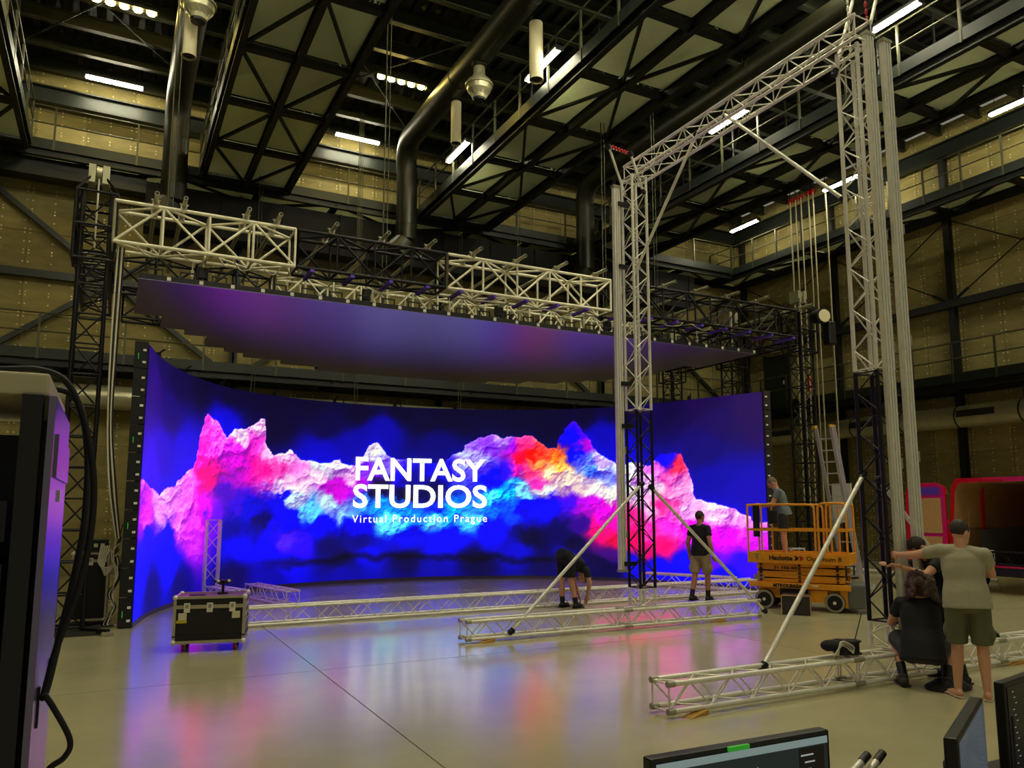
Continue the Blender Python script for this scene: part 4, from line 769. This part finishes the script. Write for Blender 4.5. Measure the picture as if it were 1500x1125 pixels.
for i in range(4): cube((-.36+.1*i, 14.74, 1.25), (.06, .02, .06), 'cream', 'socket', t)
for k in range(5): cable([(-.08+.03*k, 14.73, 1.24), (-.1+.02*k, 14.5, .98-.02*k), (.02, 14.45, .9-.03*k), (.16, 14.4, 1.0), (.26+.01*k, 14.3, 1.35), (.27, 14.1, 1.9)], .012, 'cable_white', 'white cable sagging from the power box to the led wall', group='white cables behind the led wall')
for k in range(7):
    u_ = rng.uniform(-.05, .05, 8); cable([(.17+u_[0], 14.2, 1.6-.1*k), (.12+u_[1], 14.25, 1.1), (.2+u_[2], 14.2, .8), (.1+u_[3], 14.2, .5), (.18+u_[4], 14.15, .3), (.05+u_[5], 14.1, .03), (.2+u_[6], 14.05, .02)], .011, 'cable_white' if k % 2 else 'black', ('pale' if k % 2 else 'black')+' tangled cable hanging behind the edge of the led wall', group='tangled cables by the led wall edge')
for k in range(4): cable([(-.12+.03*k, 13.42, 6.0), (-.13+.03*k, 13.4, 4.5), (-.1+.02*k, 13.4, 3.2), (-.02+.03*k, 13.4, 2.2), (.12+.02*k, 13.7, 1.4)], .015, 'black' if k % 2 else 'cable_white', ('pale cable' if k % 2 == 0 else 'black cable')+' running down beside the left truss tower'+(', inner one' if k > 1 else ''), group='cables down the left tower')
t = thing('distro_rack', 'open black distribution rack at the foot of the left truss tower', 'rack', (-.78, 13.2, 0))
for x in (-1.0, -.62):
    for y in (13.0, 13.4): bar((x, y, 0), (x, y, 1.15), .04, .04, 'truss_black', 'post', t)
for z in (.1, .45, .8, 1.1): MB().box((-.81, 13.2, z), (.4, .42, .03)).obj('shelf', 'truss_black', t)
for z in (.28, .62, .93):
    o = MB().box((-.81, 13.17, z), (.34, .34, .2)).obj('unit', 'case_black', t, .01)
    for i in range(3): cube((-.93+.11*i, 12.99, z), (.05, .02, .05), 'white', 'connector', o)
# ================================================================ operator desk and monitors
t = thing('operator_desk', 'black desk carrying the monitors', 'desk', (2.4, 1.85, 0)); MB().box((2.5, 1.85, .73), (3.0, .75, .04)).obj('top', 'black', t, .005)
for x in (1.05, 3.95):
    for y in (1.55, 2.15): bar((x, y, 0), (x, y, .71), .05, .05, 'black', 'leg', t)
def monitor(p, q, ztop, h, lab, flip=1):
    p = Vector((*p, 0)); q = Vector((*q, 0)); d = (q-p); L = d.length; d.normalize(); n = Vector((d.y, -d.x, 0))*flip; c = (p+q)/2; rz_ = math.atan2(d.y, d.x)
    t = thing('monitor', lab, 'monitor', (c.x, c.y, .75)); MB().box(c-n*.02+Vector((0, 0, ztop-h/2)), (L, .04, h), rz=rz_).obj('casing', 'monitor', t, .006)
    MB().box(c-n*.05+Vector((0, 0, ztop-h*.55)), (L*.5, .04, h*.5), rz=rz_).obj('back_bulge', 'monitor', t, .01)
    MB().box(c-n*.06+Vector((0, 0, (.755+ztop-h*.4)/2)), (.07, .04, ztop-h*.4-.755), rz=rz_).obj('neck', 'monitor', t); MB().box(c-n*.04+Vector((0, 0, .76)), (.26, .2, .015), rz=rz_).obj('foot', 'monitor', t, .005)
    return t, c, n, d, L, rz_
t, c, n, d, L, rz_ = monitor((1.33, 1.755), (1.99, 1.735), 1.2, .38, 'black monitor with green tape on its frame, beside two thin metal arms')
sc = MB().box(c+n*.001+Vector((0, 0, 1.2-.19)), (L-.03, .004, .35), rz=rz_).obj('screen', 'screen_dark', t); cube(c+n*.0035+Vector((0, 0, 1.175)), (L-.03, .002, .02), 'screen_bar', 'menu_bar', sc, rz=rz_)
cube(c+n*.0035+d*.25+Vector((0, 0, 1.08)), (.1, .002, .16), 'screen_bar', 'side_panel', sc, rz=rz_).data = unit('box', 'dark_panel')
for i in range(6): cube(c+n*.005+d*(.23+.01*(i % 2))+Vector((0, 0, 1.14-.02*i)), (.05-.01*(i % 3), .001, .004), 'screen_text', 'text_line', sc, rz=rz_)
for i in range(26): cube(c+n*.004+d*(-.12+.16*math.cos(i*.7)*(.6+.4*math.sin(i*2.3)))+Vector((0, 0, 1.1+.03*math.sin(i*.9))), (.003, .001, .003), 'screen_text', 'graph_dot', sc, rz=rz_)
cube(c+n*.003+d*-.03+Vector((0, 0, 1.193)), (.075, .01, .012), 'green_led', 'green_tape', t, rz=rz_)
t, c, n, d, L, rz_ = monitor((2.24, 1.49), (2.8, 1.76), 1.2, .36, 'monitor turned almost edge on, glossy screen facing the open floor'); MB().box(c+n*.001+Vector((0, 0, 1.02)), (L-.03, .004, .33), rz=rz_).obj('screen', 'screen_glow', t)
t, c, n, d, L, rz_ = monitor((3.1, 1.86), (3.66, 1.96), 1.2, .36, 'black monitor with dark screen beside the edge-on monitor'); sc = MB().box(c+n*.001+Vector((0, 0, 1.02)), (L-.035, .004, .325), rz=rz_).obj('screen', 'dark_panel', t)
for i in range(14): cube(c+n*.004+d*(-.22+.012*(i % 3))+Vector((0, 0, 1.16-.022*i)), (.014, .001, .003), 'screen_bar', 'text_line', sc, rz=rz_)
for k, (p, q) in enumerate((((2.02, 1.78, .97), (2.226, 1.8, 1.069)), ((2.06, 1.76, .95), (2.298, 1.8, 1.063)))):
    t = thing('metal_arm', ('thin metal arm with dark tip beside the green taped monitor', 'thin metal arm with dark tip, lower and longer of the pair')[k], 'arm', (p[0], p[1], .75)); p = Vector(p); q = Vector(q); rod(p, q, .012, 'alu', 'tube', t); rod(q-(q-p)*.12, q+(q-p)*.06, .0135, 'dark_panel', 'tip', t); rod((p.x, p.y, .75), p, .012, 'alu', 'post', t)
cable([(2.95, 1.75, 1.12), (2.93, 1.74, 1.02), (2.9, 1.72, .9), (2.88, 1.7, .76)], .006, 'black', 'thin black cable hanging between the two right monitors')
# ================================================================ people
def melt(b, name, m, parent, vox, it=4):
    me = bpy.data.meshes.new('raw'); me.from_pydata(b.v, [], b.f); o = bpy.data.objects.new('raw', me); C.objects.link(o)
    bm = bmesh.new(); bm.from_mesh(me); bmesh.ops.recalc_face_normals(bm, faces=bm.faces); bm.to_mesh(me); bm.free()
    r = o.modifiers.new('r', 'REMESH'); r.mode = 'VOXEL'; r.voxel_size = vox
    s = o.modifiers.new('s', 'SMOOTH'); s.factor = .5; s.iterations = it
    bpy.context.view_layer.update(); me2 = bpy.data.meshes.new_from_object(o.evaluated_get(bpy.context.evaluated_depsgraph_get())); bpy.data.objects.remove(o); me2.name = name
    me2.polygons.foreach_set('use_smooth', np.ones(len(me2.polygons), bool)); me2.materials.clear(); me2.materials.append(M[m])
    ob = put(bpy.data.objects.new(name, me2), parent); W[ob] = wof(parent); return ob
def eloft(b, pts, rad, right, n=20):
    pts = [Vector(p) for p in pts]; k = len(pts); vs = []
    for i, p in enumerate(pts):
        d = (pts[min(i+1, k-1)]-pts[max(i-1, 0)]).normalized(); x = Vector(right); x = (x-d*x.dot(d)).normalized(); y = d.cross(x)
        for j in range(n): a = 2*math.pi*j/n; vs.append(p+x*rad[i][0]*math.cos(a)+y*rad[i][1]*math.sin(a))
    b.add(vs, [(i*n+j, i*n+(j+1) % n, (i+1)*n+(j+1) % n, (i+1)*n+j) for i in range(k-1) for j in range(n)]+[list(range(n))[::-1], [(k-1)*n+j for j in range(n)]])
def limb(b, pts, rs, n=14):
    for (p, q), (r0, r1) in zip(zip(pts, pts[1:]), zip(rs, rs[1:])): b.cyl(p, q, r0, n, r1)
    for p, r in zip(pts, rs): b.ell(p, (r, r, r), n, 8)
def lerp(a, b, t): return Vector(a).lerp(Vector(b), t)
STAND = dict(pelvis=(0, 0, .96), chest=(0, .01, 1.28), neck=(0, 0, 1.48), head=(0, .03, 1.64), hy=0, hp=0,
    ls=(-.172, 0, 1.415), le=(-.25, -.02, 1.13), lw=(-.25, .08, .88), rs=(.172, 0, 1.415), re=(.25, -.02, 1.13), rw=(.25, .08, .88),
    lh=(-.1, 0, .92), lk=(-.11, .02, .49), la=(-.11, -.01, .09), rh=(.1, 0, .92), rk=(.11, .02, .49), ra=(.11, -.01, .09), lf=(0, 1, 0), rf=(0, 1, 0))
def person(label, loc, rz, pose, tee, short, hair, skin='skin', shoe='shoe', sock=None, sc=1., long_hair=False, hem=.12, sleeve=.55, leg=.9, curl=1., sl=.0, wide=1., pockets=False, beard=False):
    J = {k: (Vector(v) if isinstance(v, tuple) else v) for k, v in {**STAND, **pose}.items()}
    t = thing('person', label, 'person', loc, rz, local=True); t.scale = (sc, sc, sc)
    up = (J['neck']-J['pelvis']).normalized(); right = (J['rs']-J['ls']).normalized(); fwd = up.cross(right).normalized()*1.0
    # --- body
    b = MB(); P_, N_, Cc = J['pelvis'], J['neck'], J['chest']
    eloft(b, [P_-up*.1, P_-up*.02, lerp(P_, Cc, .4), lerp(P_, Cc, .75), Cc+up*.04, lerp(Cc, N_, .65), N_], [(.12, .085), (.155*wide, .105), (.135*wide, .09), (.145*wide, .1), (.16*wide, .1), (.14, .075), (.06, .055)], right)
    for s in 'lr':
        limb(b, [lerp(N_, J[s+'s'], .45)-up*.02, J[s+'s'], J[s+'e'], lerp(J[s+'e'], J[s+'w'], .3), J[s+'w']], [.06, .06, .043, .042, .028])
        limb(b, [J[s+'h'], lerp(J[s+'h'], J[s+'k'], .45), J[s+'k'], lerp(J[s+'k'], J[s+'a'], .3), J[s+'a']], [.095, .085, .056, .057, .036])
        f = J[s+'f'].normalized(); a = J[s+'a']; b.ell(a+Vector((0, 0, -.045))-f*.02, (.038, .045, .042)); limb(b, [a+Vector((0, 0, -.055)), a+f*.11+Vector((0, 0, -.06)), a+f*.16+Vector((0, 0, -.066))], [.036, .036, .024])
        # hand
        d = (J[s+'w']-J[s+'e']).normalized(); sx = -1 if s == 'l' else 1; side = d.cross(fwd).normalized()
        if side.length < .1: side = right
        nrm = side.cross(d).normalized(); w0 = J[s+'w']; R_ = Matrix((side, nrm, d)).transposed()
        b.ell(w0+d*.055, (.042, .018, .052), 12, 8, R=R_)
        for i in range(4):
            o = (-.03+.02*i); L = (.065, .078, .074, .058)[i]; c = .35*curl; p0 = w0+d*.095+side*o; p1 = p0+(d*math.cos(c)+nrm*math.sin(c))*L*.5; p2 = p1+(d*math.cos(2.2*c)+nrm*math.sin(2.2*c))*L*.5
            limb(b, [p0-d*.01, p1, p2], [.0095, .009, .0078], 8)
        p0 = w0+d*.03-side*.035*sx*(1 if True else -1); p1 = p0+(d*.7-side*.6*sx+nrm*.3).normalized()*.04; p2 = p1+(d*.9+nrm*.3).normalized()*.032; limb(b, [p0, p1, p2], [.013, .0105, .009], 8)
    # head
    hR = Matrix((right, up.cross(right), up)).transposed() @ Matrix.Rotation(J['hy'], 3, 'Z') @ Matrix.Rotation(J['hp'], 3, 'X'); hc = J['head']
    hq = lambda x, y, z: hc+hR @ Vector((x, y, z))
    limb(b, [N_-up*.03, lerp(N_, hc, .45)], [.06, .055]); b.cyl(N_, hq(0, -.02, -.04), .058, 14, .052)
    b.ell(hc, (.076, .096, .108), 16, 12, R=hR); b.ell(hq(0, .03, -.065), (.056, .06, .055), 14, 10, R=hR); b.ell(hq(0, .075, -.098), (.025, .02, .02), 10, 8, R=hR)
    limb(b, [hq(0, .088, .015), hq(0, .108, -.03)], [.011, .016], 8); b.ell(hq(0, .088, -.067), (.024, .012, .01), 10, 6, R=hR); b.ell(hq(0, .082, .028), (.05, .02, .012), 10, 6, R=hR)
    for s_ in (-1, 1): b.ell(hq(.078*s_, -.008, -.012), (.012, .022, .034), 8, 8, R=hR)
    body = melt(b, 'body', skin, t, .0085, 2)
    for s_ in (-1, 1): MB().ell(hq(.03*s_, .083, .005), (.012, .008, .008), 8, 6, R=hR).obj('eye', 'white', t); MB().ell(hq(.03*s_, .0905, .005), (.005, .003, .005), 6, 5, R=hR).obj('pupil', 'black', t)
    # hair
    b = MB(); b.ell(hq(0, -.012, .022), (.084, .098, .103), 16, 12, R=hR)
    cut = MB()
    if long_hair:
        b.ell(hq(0, -.03, -.02), (.115, .11, .13), 16, 12, R=hR)
        for i in range(70):
            a = rng.uniform(-2.5, 2.5)-math.pi/2; z = rng.uniform(-.16, .09); rr = .105+.03*(z < 0); b.ell(hq(rr*math.cos(a), -.01+rr*1.1*math.sin(a), z), (.03, .03, .045), 8, 6, R=hR)
    hm = melt(b, 'hair', hair, t, .009, 2)
    bm = bmesh.new(); bm.from_mesh(hm.data); inv = hR.transposed(); kill = []
    for v in bm.verts:
        q = inv @ (v.co-hc)
        lo = (-.015 if q.y > -.02 else -.075) if not long_hair else -.3
        if (q.y > .052 and q.z < .062) or q.z < lo: kill.append(v)
    bmesh.ops.delete(bm, geom=kill, context='VERTS'); bm.to_mesh(hm.data); bm.free()
    if beard: bb = MB(); bb.ell(hq(0, .04, -.08), (.056, .062, .045), 12, 8, R=hR); melt(bb, 'beard', hair, t, .009, 1)
    # shirt
    b = MB(); lowp = P_-up*(hem-.04)
    eloft(b, [lowp, lerp(P_, Cc, .2), lerp(P_, Cc, .6), Cc, Cc+up*.1, lerp(Cc, N_, .8), N_-up*.01], [(.203*wide, .16), (.19*wide, .145), (.168*wide, .122), (.18*wide, .125), (.178*wide, .113), (.12, .083), (.072, .068)], right)
    for s in 'lr':
        e = lerp(J[s+'s'], J[s+'e'], sleeve); b.ell(J[s+'s']-up*.004, (.071, .071, .071), 14, 10); b.cyl(J[s+'s']-up*.004, e, .07, 16, .066); b.cyl(lerp(N_, J[s+'s'], .22)-up*.03, J[s+'s']-up*.008, .074, 14, .068)
    melt(b, 'tshirt', tee, t, .011, 5)
    # shorts
    b = MB(); eloft(b, [P_+up*.05, P_, P_-up*.1, P_-up*.14], [(.14*wide, .105), (.155*wide, .118), (.16*wide, .122), (.12, .1)], right); b.ell(lerp(J['lh'], J['rh'], .5), (.165, .13, .11), 16, 10)
    for s in 'lr':
        h, k_ = J[s+'h'], J[s+'k']; e = lerp(h, k_, leg); b.ell(h-up*.02, (.1, .105, .1), 14, 10); b.cyl(h, e, .108, 16, .098)
        if pockets:
            sd = right*(-1 if s == 'l' else 1); m_ = lerp(h, k_, leg*.72); b.ell(m_+sd*.085, (.04, .075, .085), 12, 8)
    melt(b, 'shorts', short, t, .011, 4)
    for s in 'lr':
        a = J[s+'a']; f = J[s+'f'].normalized(); b = MB(); u = Vector((0, 0, 1)) if abs(f.z) < .6 else (a-J[s+'k']).normalized()*-1
        if shoe == 'sandal':
            eloft(b, [a-f*.07-u*.082, a+f*.05-u*.082, a+f*.2-u*.082], [(.04, .012), (.046, .012), (.04, .012)], right); b.tube(smooth_path([a+f*.08-u*.08+right*.045, a+f*.1-u*.03, a+f*.08-u*.08-right*.045], 5), .014, 6); melt(b, 'sandal', shoe, t, .008, 1)
        else:
            b.ell(a-u*.045-f*.025, (.047, .06, .045)); limb(b, [a-u*.04, a-u*.045+f*.1, a-u*.055+f*.15], [.05, .046, .034]); b.cyl(a-u*.05, a+u*.03, .05, 14, .046); melt(b, 'shoe', shoe, t, .009, 2)
            b = MB(); R_ = Matrix((f.cross(u).normalized(), f, u)).transposed(); b.box(a-u*.08+f*.055, (.095, .27, .018), R=R_); b.obj('sole', 'black', t)
            if sock: b = MB(); b.cyl(a, lerp(a, J[s+'k'], .3), .044, 14, .05); b.obj('sock', sock, t)
    return t
person('man in a grey t-shirt and green cargo shorts gripping the guide profile', (7.69, 4.92, .0), math.radians(-56), dict(
    pelvis=(0, 0, .97), chest=(-.01, .03, 1.27), neck=(-.02, .05, 1.47), head=(-.01, .08, 1.63), hy=-.55, hp=-.1, ls=(-.2, .07, 1.44), le=(-.45, .25, 1.37), lw=(-.61, .46, 1.36), rs=(.182, .0, 1.41), re=(.24, .2, 1.2), rw=(.1, .42, 1.22),
    lh=(-.1, 0, .93), lk=(-.11, .03, .49), la=(-.13, .0, .09), rh=(.1, 0, .93), rk=(.11, .02, .49), ra=(.12, -.02, .09), lf=(-.45, .8, 0), rf=(.1, 1, 0)), 'tee_grey', 'short_green', 'hair_dark', shoe='sandal', pockets=True, leg=.92, hem=.14, wide=1.12)
person('crouching person in black t-shirt with wavy brown hair', (7.67, 5.42, 0), math.radians(-56), dict(
    pelvis=(0, -.04, .4), chest=(0, .06, .72), neck=(0, .1, .92), head=(.02, .13, 1.06), hp=-.1, ls=(-.19, .12, .85), le=(-.3, .28, .62), lw=(-.2, .5, .72), rs=(.19, .12, .85), re=(.3, .3, .64), rw=(.2, .52, .74),
    lh=(-.11, 0, .36), lk=(-.28, .33, .48), la=(-.2, .02, .1), rh=(.11, 0, .36), rk=(.26, .38, .48), ra=(.2, .06, .1), lf=(-.35, 1, 0), rf=(.35, 1, 0)), 'tee_black', 'short_dark', 'hair_brown', long_hair=True, shoe='shoe_brown', sock='shoe', hem=.16, wide=1.12, leg=.85)
person('dark-haired crew member half hidden behind the grey shirt man', (8.28, 5.5, 0), math.radians(62), dict(
    pelvis=(0, -.08, .9), chest=(0, .08, 1.18), neck=(0, .2, 1.33), head=(0, .3, 1.44), hp=-.5, ls=(-.18, .17, 1.29), le=(-.25, .36, 1.15), lw=(-.16, .55, 1.22), rs=(.18, .17, 1.29), re=(.24, .38, 1.14), rw=(.12, .56, 1.22), lh=(-.1, -.06, .87), rh=(.1, -.06, .87), lk=(-.13, .06, .47), rk=(.14, .06, .47), la=(-.15, -.02, .09), ra=(.2, -.02, .09), lf=(-.3, 1, 0), rf=(.4, 1, 0)), 'tee_black', 'short_dark', 'hair_dark', shoe='shoe', sock='shoe')
person('man in black t-shirt and tan cargo shorts walking past the led wall', (10.76, 12.4, 0), math.radians(-70), dict(
    hy=-.25, le=(-.25, -.04, 1.14), lw=(-.27, .05, .89), re=(.25, -.06, 1.14), rw=(.26, .04, .89), lk=(-.1, -.06, .49), la=(-.1, -.2, .11), rk=(.1, .08, .49), ra=(.1, .08, .09)), 'tee_black', 'short_tan', 'hair_dark', skin='skin2', sock='shoe', pockets=True, sc=1.03, leg=.88)
person('man bending double in dark shorts beside the slanted brace', (7.8, 12.72, 0), math.radians(-74), dict(
    pelvis=(0, -.1, .96), chest=(0, .2, .85), neck=(0, .36, .68), head=(0, .42, .54), hp=-.3, ls=(-.17, .32, .7), le=(-.2, .38, .44), lw=(-.12, .42, .2), rs=(.17, .32, .7), re=(.2, .38, .44), rw=(.1, .42, .2), lh=(-.1, -.06, .9), rh=(.1, -.06, .9), lk=(-.12, -.05, .49), rk=(.12, -.05, .49), la=(-.13, -.03, .09), ra=(.13, .06, .09)), 'tee_navy', 'short_navy', 'hair_dark', sock='shoe', leg=.8, hem=-.04)
person('man in blue-grey t-shirt standing on the scissor lift', (11.56, 10.9, .895), math.radians(40), dict(
    chest=(0, .05, 1.25), neck=(0, .12, 1.43), head=(0, .2, 1.57), hp=-.55, ls=(-.185, .08, 1.39), le=(-.23, .2, 1.12), lw=(-.12, .42, 1.1), rs=(.185, .08, 1.39), re=(.24, .2, 1.12), rw=(.12, .42, 1.08)), 'tee_blue', 'short_dark', 'hair_grey', shoe='shoe', sc=.93, leg=.8)
